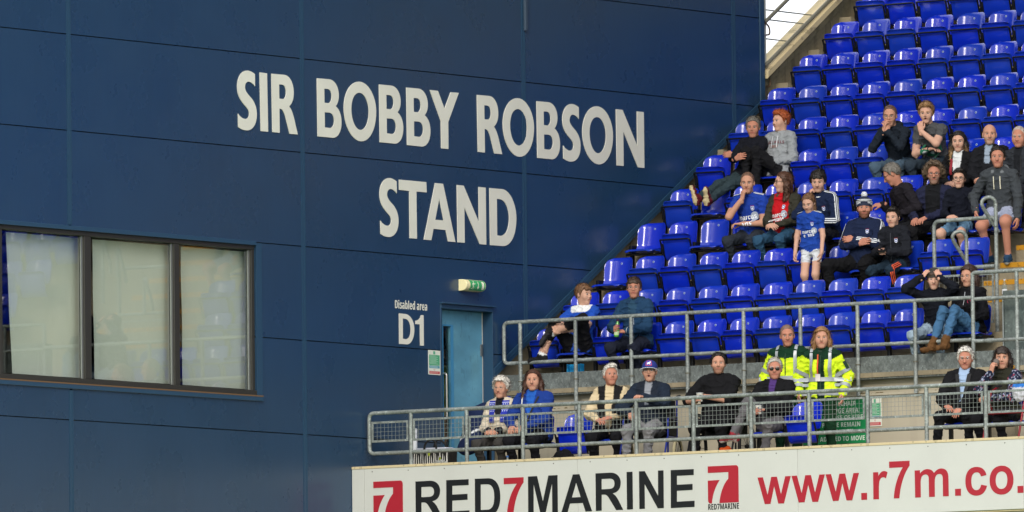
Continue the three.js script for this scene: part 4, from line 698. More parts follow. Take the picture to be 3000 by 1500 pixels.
function handGeo(wrist, f, n, side, curl, sc, sk) {
  f = v3.nor(f); n = v3.nor(v3.sub(n, v3.mul(f, v3.dot(n, f)))); const s = v3.cross(f, n), th = v3.mul(s, -side), P = (a, b, c) => v3.add(wrist, v3.add(v3.mul(f, a * sc), v3.add(v3.mul(th, b * sc), v3.mul(n, c * sc)))), bones = [];
  const B = (a, b, ra, rb, k = .008) => bones.push({ a, b, ra: ra * sc, rb: rb * sc, k: k * sc });
  B(P(-.04, 0, 0), P(.01, 0, 0), .026, .025);
  const Ls = [.068, .077, .071, .055];
  for (let i = 0; i < 4; i++) {
    const lat = .028 - .0187 * i, kn = [.087 - (i === 3 ? .008 : i === 0 ? .002 : 0), lat, 0]; B(P(.005, lat * .6, 0), P(...kn), .0165, .0115, .012);
    let p = kn, a = curl * .55 + (i - 1.5) * .03; for (const [q, da, r0, r1] of [[.46, 0, .0092, .0085], [.30, curl * .8, .0085, .008], [.24, curl * .55, .008, .0072]]) { a += da; const e = [p[0] + Math.cos(a) * Ls[i] * q, p[1] + (1.5 - i) * .0016, p[2] + Math.sin(a) * Ls[i] * q]; B(P(...p), P(...e), r0, r1, .004); p = e; }
  }
  B(P(.012, .018, .004), P(.045, .045, .014), .0155, .0125, .012); B(P(.045, .045, .014), P(.072, .052 - curl * .008, .018 + curl * .018), .0115, .0095, .006); B(P(.072, .052 - curl * .008, .018 + curl * .018), P(.094, .05 - curl * .016, .02 + curl * .03), .0095, .0078, .004);
  const mn = [1e9, 1e9, 1e9], mx = [-1e9, -1e9, -1e9]; for (const b of bones) for (const p of [b.a, b.b]) for (let i = 0; i < 3; i++) { mn[i] = Math.min(mn[i], p[i] - .024); mx[i] = Math.max(mx[i], p[i] + .024); }
  return sdfMesh((x, y, z) => { let d = 1; for (const b of bones) d = smin(d, boneD(b, x, y, z), b.k); return d; }, mn, mx, .0042, (x, y, z) => v3.mul(mix(sk, [.45, .16, .12], .14), 1 + .1 * nz(x * 70, y * 70, z * 70)));
}
const rotY = (p, a) => [p[0] * Math.cos(a) + p[2] * Math.sin(a), p[1], -p[0] * Math.sin(a) + p[2] * Math.cos(a)];
const DEG = Math.PI / 180;
const spots = [];
function person(o) {
  const s = o.s || 1, fold = o.fold ?? .017, yaw = (o.yaw ?? 8) * DEG, hip = [0, o.hip ?? .53, 0], ln = (o.lean || 0) * DEG, sd = (o.side || 0) * DEG, tw = (o.twist || 0) * DEG, W = (o.w || 1) * s, fat = o.belly || 0, lo = o.loose || 0;
  const dir = v3.nor([Math.sin(sd), Math.cos(ln) * Math.cos(sd), Math.sin(ln)]), lx = v3.nor(v3.sub([Math.cos(tw), 0, -Math.sin(tw)], v3.mul(dir, v3.dot([Math.cos(tw), 0, -Math.sin(tw)], dir)))), fw = v3.cross(lx, dir);
  const up = (k, f = 0, l = 0) => v3.add(hip, v3.add(v3.mul(dir, k * s), v3.add(v3.mul(fw, f * s), v3.mul(lx, l * s))));
  const SC = up(.46), top = o.top, slv = o.sleeve ?? top, trs = o.legs, sk = SK[o.skin || 'fair'], bones = [];
  const add = (a, b, ra, rb, c, k = .04, ex = {}) => bones.push({ a, b, ra, rb, c, k, ...ex });
  const tc = o.topFn || (() => top), hemY = o.hem ?? .0;
  add(v3.add(hip, v3.mul(lx, -.075 * s)), v3.add(hip, v3.mul(lx, .075 * s)), (.118 + fat * .02 + lo * .4) * s, (.118 + fat * .02 + lo * .4) * s, (p, t, n) => v3.dot(v3.sub(p, hip), dir) > hemY - .06 ? tc(p, n) : trs, .06);
  add(up(.05), up(.345, -.01), (.148 + fat * .035 + lo * .5) * W / s * s, (.162 + fat * .012 + lo * .5) * W, tc2, .06, { n: fw, f: .70 });
  function tc2(p, t, n) { return tc(p, n); }
  if (fat) add(up(.10, .05), up(.22, .045), .11 * s * (1 + fat * .22), .10 * s * (1 + fat * .18), tc2, .08);
  if (o.bust) for (const q of [-1, 1]) add(up(.29, .075, q * .07), up(.28, .085, q * .065), .065 * s, .06 * s, tc2, .06);
  const sh = { 1: v3.add(SC, v3.add(v3.mul(lx, .168 * W), v3.mul(dir, -.025 * s))), '-1': v3.add(SC, v3.add(v3.mul(lx, -.168 * W), v3.mul(dir, -.025 * s))) };
  add(v3.lerp(sh[1], SC, .2), v3.lerp(sh[-1], SC, .2), (.062 + lo * .4) * s, (.062 + lo * .4) * s, tc2, .06);
  const nb = up(.50, -.005); for (const q of [1, -1]) add(v3.lerp(nb, SC, .3), v3.lerp(sh[q], SC, .15), (.05 + lo * .3) * s, (.05 + lo * .3) * s, tc2, .05);
  if (o.hood) { add(up(.50, -.07, -.06), up(.47, -.10, 0), .05 * s, .055 * s, o.hoodC || top, .04); add(up(.47, -.10, 0), up(.50, -.07, .06), .055 * s, .05 * s, o.hoodC || top, .04); for (const q of [1, -1]) add(up(.50, -.06, .07 * q), up(.472, .05, .05 * q), .032 * s, .02 * s, o.hoodC || top, .02); }
  const ctx = { hip, dir, lx, fw, up, s, SC, sh, nb, bones, W };
  // arms
  const L1 = .285 * s, L2 = .255 * s, ar = {};
  for (const [q, H] of [[1, o.L], [-1, o.R]]) {
    const tgt = H && H.p ? v3.add(hip, v3.mul(H.p, s)) : v3.add(hip, [q * .1 * s, .09 * s, .27 * s]); const pole = (H && H.pole) || [q * .75, -.7, -.35];
    const [el, wr] = ik(sh[q], tgt, L1, L2, pole); const shortS = o.shortSleeve, bare = o.bareArms;
    const cuff = o.cuff ?? .9;
    add(v3.lerp(sh[q], SC, .04), el, (shortS ? .066 : .058 + lo) * s * (o.arm || 1), (shortS ? .044 : .049 + lo) * s * (o.arm || 1), bare ? sk : shortS ? ((p, t) => t < .62 ? (o.sleeveFn ? o.sleeveFn(p, t, q, 0) : slv) : sk) : ((p, t) => o.sleeveFn ? o.sleeveFn(p, t, q, 0) : slv), .028, { bare: shortS ? .6 : 0 });
    add(el, wr, (shortS || o.rolled ? .042 : .05 + lo) * s * (o.arm || 1), (shortS || o.rolled ? .030 : .037 + lo * .7) * s, shortS || o.rolled ? sk : ((p, t) => t > cuff && o.cuffC ? o.cuffC : o.sleeveFn ? o.sleeveFn(p, t, q, 1) : slv), .022, { bare: shortS || o.rolled ? -1 : 0 });
    const fa = v3.nor(v3.sub(wr, el)); ar[q] = { el, wr, fa, H };
  }
  // legs
  const T1 = .43 * s, T2 = .42 * s, lg = {};
  for (const [q, F] of [[1, o.LF], [-1, o.RF]]) {
    const hj = v3.add(hip, [q * .088 * s, -.015 * s, .02 * s]), tgt = F && F.p ? F.p : [q * .13 * s, .085, .22 * s]; const [kn, an] = ik(hj, tgt, T1, T2, (F && F.pole) || [q * .15, .8, 1]); lg[q] = { hj, kn, an };
    const lt = o.legT || 1, sho = o.shorts;
    add(hj, kn, .089 * s * lt, (sho ? .068 : .066) * s * lt, sho ? ((p, t) => t < sho ? trs : sk) : o.thighFn || trs, .05, { bare: sho || 0 });
    add(kn, an, (sho || o.bareShin ? .055 : .062) * s * lt, (sho || o.bareShin ? .036 : .048) * s * lt, sho || o.bareShin ? ((p, t) => o.sock && t > .88 ? o.sock : sk) : o.shinFn ? ((p, t, n) => o.shinFn(p, t, n, q)) : trs, .035, { bare: sho || o.bareShin ? -1 : 0 });
    const fd = v3.nor((F && F.foot) || [q * .15, -.12, 1]); const fu = (F && F.fu) || [0, -1, 0];
    const heel = v3.add(an, v3.add(v3.mul(fu, .04 * s), v3.mul(fd, -.03 * s))), toe = v3.add(an, v3.add(v3.mul(fu, .052 * s), v3.mul(fd, .145 * s)));
    const so = o.sole, shoe = o.shoe || [.02, .02, .02], soleFn = so ? ((p, t) => v3.dot(v3.sub(p, v3.lerp(heel, toe, t)), fu) > .016 ? so : shoe) : shoe;
    add(an, heel, .045 * s, .042 * s, soleFn, .03, { pri: .004 }); add(heel, toe, .041 * s, .036 * s, soleFn, .03, { pri: .004 });
  }
  if (o.extraBones) o.extraBones(ctx, add, ar, lg);
  const geos = [bodyMesh(bones, o.cell || .0128, fold)];
  // head
  const hd = o.head || {}, hyaw = ((hd.yaw ?? 20) * DEG) - yaw, hs = (o.hs || 1.03) * (s * .45 + .55), hq = new THREE.Quaternion().setFromEuler(new THREE.Euler((hd.pitch || 0) * DEG, hyaw, (hd.roll || 0) * DEG, 'YXZ'));
  const nk = o.neck ?? .145, hc = v3.add(nb, v3.add(v3.mul(v3.nor(v3.add(dir, [0, .8, 0])), nk * s), v3.add([0, 0, (o.headF ?? .03) * s], [hd.dx || 0, hd.dy || 0, hd.dz || 0])));
  const hM = new THREE.Matrix4().compose(V(...hc), hq, V(hs, hs, hs)), hI = hM.clone().invert();
  const ho = { vr: [0, 1, 2, 3].map(() => rnd() * 2 - 1), ...o.face, skin: o.skin, hairC: o.hairC };
  const HS = headSDF(ho), nbl = V(...v3.add(nb, v3.mul(dir, -.04 * s))).applyMatrix4(hI), na = [nbl.x, nbl.y, nbl.z];
  const nr = (o.neckR || .052); const hf = (x, y, z) => smin(HS(x, y, z), cap(x, y, z, [0, -.055, -.018], na, nr, nr * 1.08), .03);
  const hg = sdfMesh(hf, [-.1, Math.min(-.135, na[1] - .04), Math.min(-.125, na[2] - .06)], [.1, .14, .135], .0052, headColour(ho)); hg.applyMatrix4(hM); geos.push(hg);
  for (const q of [1, -1]) {
    const { wr, fa, H } = ar[q]; if (H && H.hide) continue; const f = (H && H.f) || v3.nor(v3.add(fa, [0, -.25, .1])), n = (H && H.n) || [-q * .35, -.9, 0];
    geos.push(handGeo(v3.add(wr, v3.mul(fa, .012 * s)), f, n, q, H && H.curl !== undefined ? H.curl : .55, s * .98, sk)); ar[q].f = v3.nor(f); ar[q].n = v3.nor(n);
    ar[q].grip = v3.add(wr, v3.add(v3.mul(v3.nor(f), .085 * s), v3.mul(v3.nor(n), .035 * s)));
  }
  const g = thing('person', o.label, 'person', o.group, o.at); g.rotation.y = yaw;
  mesh('body', mergeGeometries(geos), bodyM, g);
  const sdf = (x, y, z) => { let d = 1; for (const B of bones) d = smin(d, boneD(B, x, y, z), B.k); return d; };
  const hit = (p, d, lift = .008) => { d = v3.nor(d); let t = 0; for (let i = 0; i < 60; i++) { const x = sdf(p[0] + d[0] * t, p[1] + d[1] * t, p[2] + d[2] * t); if (x < .001) break; t += Math.max(.001, x * .8); if (t > .8) return null; } t -= lift; return v3.add(p, v3.mul(d, t)); };
  Object.assign(ctx, { g, hM, hI, hs, hit, sdf, ar, lg, hc,
    local: (f) => new THREE.Vector3(...f).applyMatrix4(hM),
    headAdd: (name, geo, m) => { geo.applyMatrix4(hM); return mesh(name, geo, m, g); },
    // ribbon laid on the body: centre line points with an inward direction each
    ribbon: (name, pts, across, width, m, lift = .008) => {
      const pos = [], idx = [], nn = 2; let rows = 0;
      for (const [p, d, ac] of pts) { const A = v3.nor(ac || across), q = []; for (let k = 0; k <= nn; k++) { const h = hit(v3.add(p, v3.mul(A, (k / nn - .5) * width)), d, lift); if (!h) break; q.push(h); } if (q.length <= nn) continue; for (const h of q) pos.push(...h); if (rows) for (let k = 0; k < nn; k++) { const a = (rows - 1) * (nn + 1) + k, b = a + 1, c = a + nn + 1, e = c + 1; idx.push(a, b, c, b, e, c); } rows++; }
      if (rows < 2) return null; const ge = new THREE.BufferGeometry(); ge.setAttribute('position', new THREE.Float32BufferAttribute(pos, 3)); ge.setIndex(idx); ge.computeVertexNormals(); return mesh(name, ge, m, g);
    },
    // printed patch on the chest: centre, half axes, texture coordinates
    patch: (name, c, u, v, w, h, m, lift = .008) => {
      const d = v3.mul(v3.nor(v3.cross(u, v)), -1), n = 12, pos = [], uv = [], idx = [], ok = []; u = v3.nor(u); v = v3.nor(v);
      for (let j = 0; j <= n; j++) for (let i = 0; i <= n; i++) { const p = v3.add(v3.add(c, v3.mul(d, -.3)), v3.add(v3.mul(u, (i / n - .5) * w), v3.mul(v, (j / n - .5) * h))), q = hit(p, d, lift); ok.push(!!q); pos.push(...(q || p)); uv.push(i / n, j / n); }
      for (let j = 0; j < n; j++) for (let i = 0; i < n; i++) { const a = j * (n + 1) + i, b = a + 1, e = a + n + 1, f = e + 1; if (ok[a] && ok[b] && ok[e] && ok[f]) idx.push(a, b, e, b, f, e); }
      const ge = new THREE.BufferGeometry(); ge.setAttribute('position', new THREE.Float32BufferAttribute(pos, 3)); ge.setAttribute('uv', new THREE.Float32BufferAttribute(uv, 2)); ge.setIndex(idx); ge.computeVertexNormals(); return mesh(name, ge, m, g);
    } });
  ctx.ringGeo = (k, r, rr, fwd = .0, ov = .85) => { const P = []; for (let i = 0; i < 20; i++) { const a = i / 20 * 2 * Math.PI; P.push(up(k - .03 * Math.cos(a) + 0, Math.cos(a) * r * ov + fwd, Math.sin(a) * r)); } return tube(P, rr * s, 40, 7, true); };
  if (o.collar) mesh('collar', ctx.ringGeo(.505, .062, o.collarR || .013, .008), std(new THREE.Color().setRGB(...o.collar), .85), g);
  if (o.hair) { const hg2 = hairGeo({ ...o.face, ...o.hairO }, o.hair, o.hair === 'crop' ? mix(o.hairC, sk, .22) : o.hairC); hg2.applyMatrix4(hM); mesh('hair', hg2, hairM, g); }
  if (o.glasses) glasses(ctx, o.glasses);
  if (o.extra) o.extra(ctx);
  return ctx;
}
function glasses(c, kind) {
  const gs = [], dark = kind === 'sun', m = std(kind === 'thin' ? 0x6d675d : 0x141312, .35, .3), r = kind === 'thin' ? .0012 : .0022;
  for (const q of [1, -1]) { const P = []; for (let i = 0; i < 14; i++) { const a = i / 14 * 2 * Math.PI; P.push([q * .0325 + Math.cos(a) * .0245, .003 + Math.sin(a) * (dark ? .017 : .0185) * (1 - .1 * Math.sin(a)), .1005 - Math.abs(Math.cos(a) + q * .2) * .004]); } gs.push(tube(P, r, 28, 5, true)); gs.push(tube([[q * .057, .008, .098], [q * .078, .01, .05], [q * .083, .008, -.005]], r, 10, 5)); }
  gs.push(tube([[-.009, .008, .102], [0, .011, .106], [.009, .008, .102]], r, 6, 5));
  const o = c.headAdd('glasses', mg(gs), m);
  for (const q of [1, -1]) { const g = new THREE.SphereGeometry(.0235, 14, 8, 0, Math.PI * 2, 0, Math.PI / 2); g.rotateX(Math.PI / 2); g.scale(1, dark ? .72 : .78, .12); g.translate(q * .0325, .003, .0995); g.applyMatrix4(c.hM); mesh('lens', g, dark ? std(0x1a1513, .12) : new THREE.MeshPhysicalMaterial({ color: 0xffffff, transmission: 1, roughness: .03, thickness: 0, ior: 1.3 }), o); }
}
function capHat(c, o) {
  const dome = new THREE.SphereGeometry(.097, 28, 14, 0, Math.PI * 2, 0, Math.PI / 2); dome.scale(.94, 1.0, 1.12); dome.translate(0, .042, -.012); const h = c.headAdd('cap', dome, o.m);
  const pos = [], idx = [], n = 14, mm = 5; for (let j = 0; j <= mm; j++) for (let i = 0; i <= n; i++) { const a = (-1.05 + 2.1 * i / n), r = .098 + .06 * j / mm * (1 - .25 * Math.pow(a / 1.05, 4)); pos.push(Math.sin(a) * r * .86, .044 - .012 * j / mm - .02 * a * a * (j / mm), Math.cos(a) * r * 1.08 - .012); if (i && j) { const p = j * (n + 1) + i; idx.push(p, p - 1, p - n - 1, p - 1, p - n - 2, p - n - 1); } }
  const bg = new THREE.BufferGeometry(); bg.setAttribute('position', new THREE.Float32BufferAttribute(pos, 3)); bg.setIndex(idx); bg.computeVertexNormals(); bg.applyMatrix4(c.hM); mesh('peak', bg, o.peak, h);
  const eg = []; for (let i = 0; i <= n; i++) { const a = -1.05 + 2.1 * i / n, r = .098 + .06 * (1 - .25 * Math.pow(a / 1.05, 4)); eg.push([Math.sin(a) * r * .86, .032 - .02 * a * a, Math.cos(a) * r * 1.08 - .012]); } const e = tube(eg, .0032, 30, 5); e.applyMatrix4(c.hM); mesh('peak_edge', e, std(0xd8dce4, .7), h);
  if (o.badge) { const g = new THREE.SphereGeometry(.0985, 12, 8, Math.PI * .5 - .42, .84, .62, .75); g.scale(.94, 1.0, 1.12); g.translate(0, .042, -.012); g.rotateY(0); const t = canvasTex(128, 128, x => { x.fillStyle = '#b83a4c'; x.fillRect(0, 0, 128, 128); x.fillStyle = '#2a4fb0'; x.fillRect(14, 14, 100, 100); x.fillStyle = '#eef0f4'; x.beginPath(); x.ellipse(62, 70, 36, 18, -.2, 0, 7); x.fill(); x.fillRect(34, 72, 10, 34); x.fillRect(80, 72, 10, 34); x.beginPath(); x.ellipse(96, 46, 14, 18, .5, 0, 7); x.fill(); }); g.applyMatrix4(c.hM); mesh('badge', g, std(0xffffff, .8, 0, { map: t }), h); }
}
// ---------------------------------------------------------------- clothing details
const BLACK = lin(0x17171b), NAVY = lin(0x1a2440), WHITE = lin(0xd9dbdd), GREY = lin(0x55585c);
const mc = (c, r = .8) => std(Array.isArray(c) ? new THREE.Color().setRGB(...c) : c, r);
const mWhite = mc(0xd4d8de), mSilver = std(0x9aa0a4, .4, .2), mOrange = mc(0xd9552e);
const col = c => X0 + PITCH * c;
const seatAt = (r, c, dz = 0) => [col(c), rowFloor(r), rowZ(r) + .175 + dz];
const deckAt = (x, z = -2.6) => [x, FLOOR, z];
// three stripes from the collar down the outside of an arm
function stripes3(c, q, m, from = 0, to = 2, wd = .013, gap = .024) {
  const { el, wr } = c.ar[q], sh = c.sh[q], nk = v3.lerp(c.nb, c.SC, .2);
  for (let k = -1; k <= 1; k++) {
    const pts = []; const seg = [[nk, sh], [sh, el], [el, wr]];
    for (let g = from; g <= to; g++) for (let i = 0; i <= 9; i++) {
      const t = (g === 0 ? .3 : 0) + (g === 0 ? .7 : g === 2 ? .92 : 1) * i / 9, p = v3.lerp(seg[g][0], seg[g][1], t), ax = v3.nor(v3.sub(seg[g][1], seg[g][0]));
      let out = g === 0 ? v3.add(c.dir, v3.mul(c.lx, q * .2)) : v3.add(v3.mul(c.lx, q), v3.add(v3.mul(c.dir, g === 1 ? .15 + .5 * (1 - t) : .2), v3.mul(c.fw, .35))); out = v3.nor(v3.sub(out, v3.mul(ax, v3.dot(out, ax)))); const ac = v3.cross(ax, out);
      pts.push([v3.add(v3.add(p, v3.mul(out, .16)), v3.mul(ac, k * gap)), v3.mul(out, -1), ac]);
    }
    c.ribbon('stripe', pts, [1, 0, 0], wd, m, .007);
  }
}
const front = (c, k, l = 0) => v3.add(c.up(k), v3.mul(c.lx, l * c.s));
function zip(c, m = mWhite, k0 = .05, k1 = .46, l = 0, wd = .008) { const pts = []; for (let i = 0; i <= 12; i++) pts.push([v3.add(front(c, k0 + (k1 - k0) * i / 12, l), v3.mul(c.fw, .35)), v3.mul(c.fw, -1)]); c.ribbon('zip', pts, c.lx, wd, m); }
function cords(c, m = mWhite) { for (const l of [-.04, .04]) { const pts = []; for (let i = 0; i <= 8; i++) pts.push([v3.add(front(c, .44 - .15 * i / 8, l), v3.mul(c.fw, .35)), v3.mul(c.fw, -1)]); c.ribbon('cord', pts, c.lx, .011, m, .012); } }
function print(c, tex, k, l, w, h, name = 'print') { c.patch(name, front(c, k, l), c.lx, c.dir, w * c.s, h * c.s, new THREE.MeshStandardMaterial({ map: tex, transparent: true, alphaTest: .4, roughness: .8 })); }
const sponsorTex = canvasTex(256, 128, x => { x.fillStyle = '#9aa2b4'; x.beginPath(); x.arc(196, 40, 36, 0, 7); x.fill(); x.fillStyle = '#e6e8ee'; x.font = 'bold 54px sans-serif'; x.textAlign = 'center'; x.save(); x.rotate(-.1); x.fillText('marcus', 112, 78); x.fillText('evans', 110, 118); x.restore(); });
const crestTex = canvasTex(64, 96, x => { x.fillStyle = '#dfe3ee'; x.beginPath(); x.moveTo(6, 18); x.lineTo(58, 18); x.lineTo(56, 66); x.quadraticCurveTo(32, 96, 8, 66); x.fill(); x.fillStyle = '#27408f'; x.fillRect(12, 24, 40, 44); x.fillStyle = '#eef'; x.beginPath(); x.ellipse(31, 46, 14, 8, 0, 0, 7); x.fill(); x.fillRect(20, 46, 5, 18); x.fillRect(38, 46, 5, 18); x.fillStyle = '#b23'; x.fillRect(8, 4, 8, 10); x.fillRect(28, 2, 8, 10); x.fillRect(48, 4, 8, 10); });
const schoolTex = canvasTex(256, 128, x => { x.fillStyle = '#6e3a44'; x.font = 'bold 40px sans-serif'; x.textAlign = 'center'; x.fillText('JACK WILLS', 128, 44); x.fillStyle = '#8a5a50'; x.fillText('CREW', 118, 88); });
const greenTex = canvasTex(128, 96, x => { x.fillStyle = '#1f6a4c'; x.fillRect(0, 0, 128, 96); x.fillStyle = '#c9d0d0'; x.beginPath(); x.ellipse(58, 46, 40, 34, .5, 0, 7); x.fill(); x.fillStyle = '#23272a'; x.fillRect(70, 60, 50, 20); });
// jackets worn open: inner colour between the two edges on the front of the chest
function openTop(o, outer, inner, wTop = .075, wBot = .05, kBot = -.1) {
  const hipY = o.hip ?? .53, s = o.s || 1, ln = (o.lean || 0) * DEG, sd = (o.side || 0) * DEG, tw = (o.twist || 0) * DEG, dir = v3.nor([Math.sin(sd), Math.cos(ln) * Math.cos(sd), Math.sin(ln)]), lx = v3.nor(v3.sub([Math.cos(tw), 0, -Math.sin(tw)], v3.mul(dir, v3.dot([Math.cos(tw), 0, -Math.sin(tw)], dir)))), fw = v3.cross(lx, dir);
  o.topFn = (p, n) => { const q = v3.sub(p, [0, hipY, 0]), k = v3.dot(q, dir) / s, l = v3.dot(q, lx) / s, f = v3.dot(q, fw); const w = wBot + (wTop - wBot) * Math.max(0, Math.min(1, k / .45)); return f > .0 && Math.abs(l) < w && k > kBot ? inner : outer; };
  return o;
}
const beanieSDF = (c, m, mCuff, pom) => {
  const d = new THREE.SphereGeometry(.1, 26, 14, 0, Math.PI * 2, 0, Math.PI * .52); d.scale(.94, 1.12, 1.08); d.translate(0, .034, -.014); const b = c.headAdd('beanie', d, m);
  const t = new THREE.CylinderGeometry(.1035, .1005, .055, 30, 2, true); t.scale(.94, 1, 1.08); t.translate(0, .052, -.014); t.rotateX(-.1); t.applyMatrix4(c.hM); mesh('cuff', t, mCuff, b);
  if (pom) { const g = sdfMesh((x, y, z) => Math.hypot(x, y, z) - .036 + .012 * nz(x * 110, y * 110, z * 110), [-.06, -.06, -.06], [.06, .06, .06], .006, () => pom); g.translate(0, .162, -.014); g.applyMatrix4(c.hM); mesh('pompom', g, hairM, b); }
};
const bobble = { text: canvasTex(1024, 64, x => { x.fillStyle = '#141c34'; x.fillRect(0, 0, 1024, 64); x.fillStyle = '#e4e6ea'; x.fillRect(0, 0, 1024, 7); x.fillRect(0, 57, 1024, 7); x.font = 'bold 50px sans-serif'; x.textAlign = 'center'; for (const cx of [256, 768]) x.fillText('IPSWICH TOWN', cx, 50, 480); }) };
const cupM = new THREE.MeshStandardMaterial({ color: 0xd9d8d2, roughness: .5, map: canvasTex(128, 64, x => { x.fillStyle = '#e4e4de'; x.fillRect(0, 0, 128, 64); x.fillStyle = '#4a5d78'; for (let i = 0; i < 5; i++) x.fillRect(6 + i * 26, 14 + (i % 2) * 10, 12, 26); }) });
function prop(name, label, category, c, p, build, group) { // a thing held by a person: top-level, placed in the world at the person's local point
  const w = V(...p).applyEuler(c.g.rotation).add(c.g.position), t = thing(name, label, category, group, [w.x, w.y, w.z]); build(t); return t;
}
function paperCup(t, tilt = 0) { const g = new THREE.CylinderGeometry(.04, .03, .1, 20, 1, true), gb = new THREE.CylinderGeometry(.03, .03, .004, 20); gb.translate(0, -.048, 0); const r = new THREE.TorusGeometry(.04, .003, 6, 24); r.rotateX(Math.PI / 2); r.translate(0, .05, 0); mesh('cup_wall', g, cupM, t).material.side = THREE.DoubleSide; mesh('cup_base', gb, cupM, t); mesh('rim', r, mWhite, t); t.rotation.z = tilt; }

// ---------------------------------------------------------------- the spectators, row by row from the top
const HC = { brown: lin(0x3d2a1e), dark: lin(0x1c1512), grey: lin(0x6a655f), ginger: lin(0x9c4a20), fairb: lin(0x8a6844), white: lin(0xc9c4bc), silver: lin(0xaaa69e), chest: lin(0x4a2c1c) };
const crossed = { L: { p: [-.03, .26, .23], f: [-1, .1, .25], n: [0, -.2, -1], pole: [.8, -.6, .1] }, R: { p: [.03, .21, .26], f: [1, .25, .1], n: [0, 0, -1], pole: [-.8, -.6, .1] } };
const clasp = { L: { p: [.05, .10, .30], f: [-.75, -.1, .6], n: [-.3, -.6, -.5], curl: .8 }, R: { p: [-.05, .095, .295], f: [.75, -.1, .6], n: [.3, -.6, -.5], curl: .8 } };

person({ label: 'man in navy jumper and dark jeans slouching with legs stretched over the seats in front', at: seatAt(5, 1.27, .12), hip: .45, yaw: -4, lean: -19, top: lin(0x14161f), legs: lin(0x2d3b41), skin: 'ruddy', ...crossed, LF: { p: [.03, .10, .9], foot: [.15, 1, .25], fu: [.1, -.25, 1] }, RF: { p: [-.12, .13, .88], foot: [-.15, 1, .2], fu: [-.1, -.25, 1] }, shoe: lin(0x5a1a26), sole: lin(0xc3b28c), hair: 'short', hairC: HC.grey, hairO: {}, head: { yaw: 26, pitch: 8 }, headF: .07, collar: lin(0xaeb9c6), collarR: .014, loose: .004 });
person({ label: 'youth in grey hoodie with red hair sitting with knees drawn up', at: seatAt(5, 2.04), hip: .49, yaw: -6, lean: -10, top: lin(0x8d9196), legs: BLACK, skin: 'pale', hood: true, loose: .008, L: { p: [.06, .13, .16], hide: true }, R: { p: [-.05, .13, .17], hide: true }, LF: { p: [-.08, .32, .30], pole: [-.1, 1, .45], foot: [-.4, -.1, 1] }, RF: { p: [-.23, .32, .31], pole: [-.15, 1, .45], foot: [-.5, -.1, 1] }, shoe: lin(0x141416), sole: lin(0xb8ac90), hair: 'thick', hairC: HC.ginger, hairO: { quiff: true }, face: { jaw: .94, browC: lin(0x9a6a4a) }, head: { yaw: -18, pitch: 4 }, extra: c => { cords(c); print(c, schoolTex, .32, .0, .3, .16); } });
person({ label: 'man in dark hoodie and blue jeans with both hands held to his mouth', at: seatAt(5, 5.97), hip: .50, yaw: 6, lean: 32, top: lin(0x1b222c), legs: lin(0x46596a), hood: true, L: { p: [.035, .37, .45], f: [-.28, .95, .02], n: [-.7, .1, -.7], curl: .7, pole: [.6, -1, .2] }, R: { p: [-.03, .37, .46], f: [.28, .95, .02], n: [.7, .1, -.7], curl: .7, pole: [-.6, -1, .2] }, hair: 'crop', hairC: HC.dark, hairO: { recede: .012 }, glasses: 'thin', head: { yaw: 24, pitch: 10 }, headF: .02 });
person({ label: 'young man in grey printed t-shirt with one hand at his mouth', at: seatAt(5, 7.08), hip: .49, yaw: 4, lean: 28, top: lin(0x494a4d), shortSleeve: true, legs: lin(0x2c3742), skin: 'pale', L: { p: [.0, .355, .42], f: [-.1, 1, 0], n: [-.2, 0, -1], curl: 1.1, pole: [.9, -.8, .1] }, R: { p: [.06, .14, .34], f: [1, 0, .2], n: [0, -1, 0], pole: [-.8, -.5, -.2] }, hair: 'thick', hairC: HC.fairb, hairO: { quiff: true }, face: { open: true, jaw: .95 }, head: { yaw: 26, pitch: 10 }, collar: lin(0x404145), collarR: .008, extra: c => { print(c, greenTex, .22, .03, .2, .15); const t = new THREE.TorusGeometry(.031, .009, 8, 18); t.rotateY(1.4); const w = c.ar[-1].wr; t.translate(...w); mesh('watch', t, mc(0x111111, .4), c.g); } });

person(openTop({ label: 'young woman with long dark hair in black jacket and white top', at: seatAt(4, 8.79), hip: .51, yaw: 8, s: .94, lean: 8, top: lin(0x131316), legs: lin(0x16171c), skin: 'pale', bust: true, loose: .006, ...clasp, hair: 'long', hairC: HC.dark, hairO: { hairLen: .27, hairTip: lin(0x8b6a42), flare: .01 }, face: { jaw: .9 }, head: { yaw: 27, pitch: 7 }, extra: c => { const pts = []; for (let i = 0; i <= 8; i++) pts.push([v3.add(front(c, .44 - .2 * i / 8, -.075), v3.mul(c.fw, .35)), v3.mul(c.fw, -1)]); c.ribbon('tartan_trim', pts, c.lx, .035, mc(0x8c1f2c), .012); } }, lin(0x131316), lin(0xcfd2d4), .06, .03));
person(openTop({ label: 'bald man with greying stubble in dark zipped jacket over a pale collar', at: seatAt(4, 9.68), yaw: 12, lean: 2, w: 1.08, top: lin(0x17181d), legs: lin(0x1a1b20), skin: 'fair', loose: .01, ...clasp, face: { beard: .55, beardC: lin(0x8f8880), fat: .4, browC: lin(0x5c4a3c) }, head: { yaw: 34 }, collar: lin(0x9fb0c4), collarR: .014, belly: .3 }, lin(0x17181d), lin(0x8a97a8), .045, 0, .3));
person(openTop({ label: 'heavy set man with cropped white hair in dark grey coat', at: seatAt(4, 10.68), hip: .48, yaw: 6, lean: 10, w: 1.1, top: lin(0x2a2d33), legs: lin(0x20222a), skin: 'ruddy', loose: .01, belly: .5, ...clasp, hair: 'crop', hairC: HC.silver, hairO: { recede: .02 }, face: { fat: 1 }, head: { yaw: 18, pitch: 6 }, collar: lin(0x2a2d33), collarR: .026, extra: c => zip(c, mc(0x14151a), .05, .44, .05, .012) }, lin(0x2a2d33), lin(0x191b20), .05, .04));

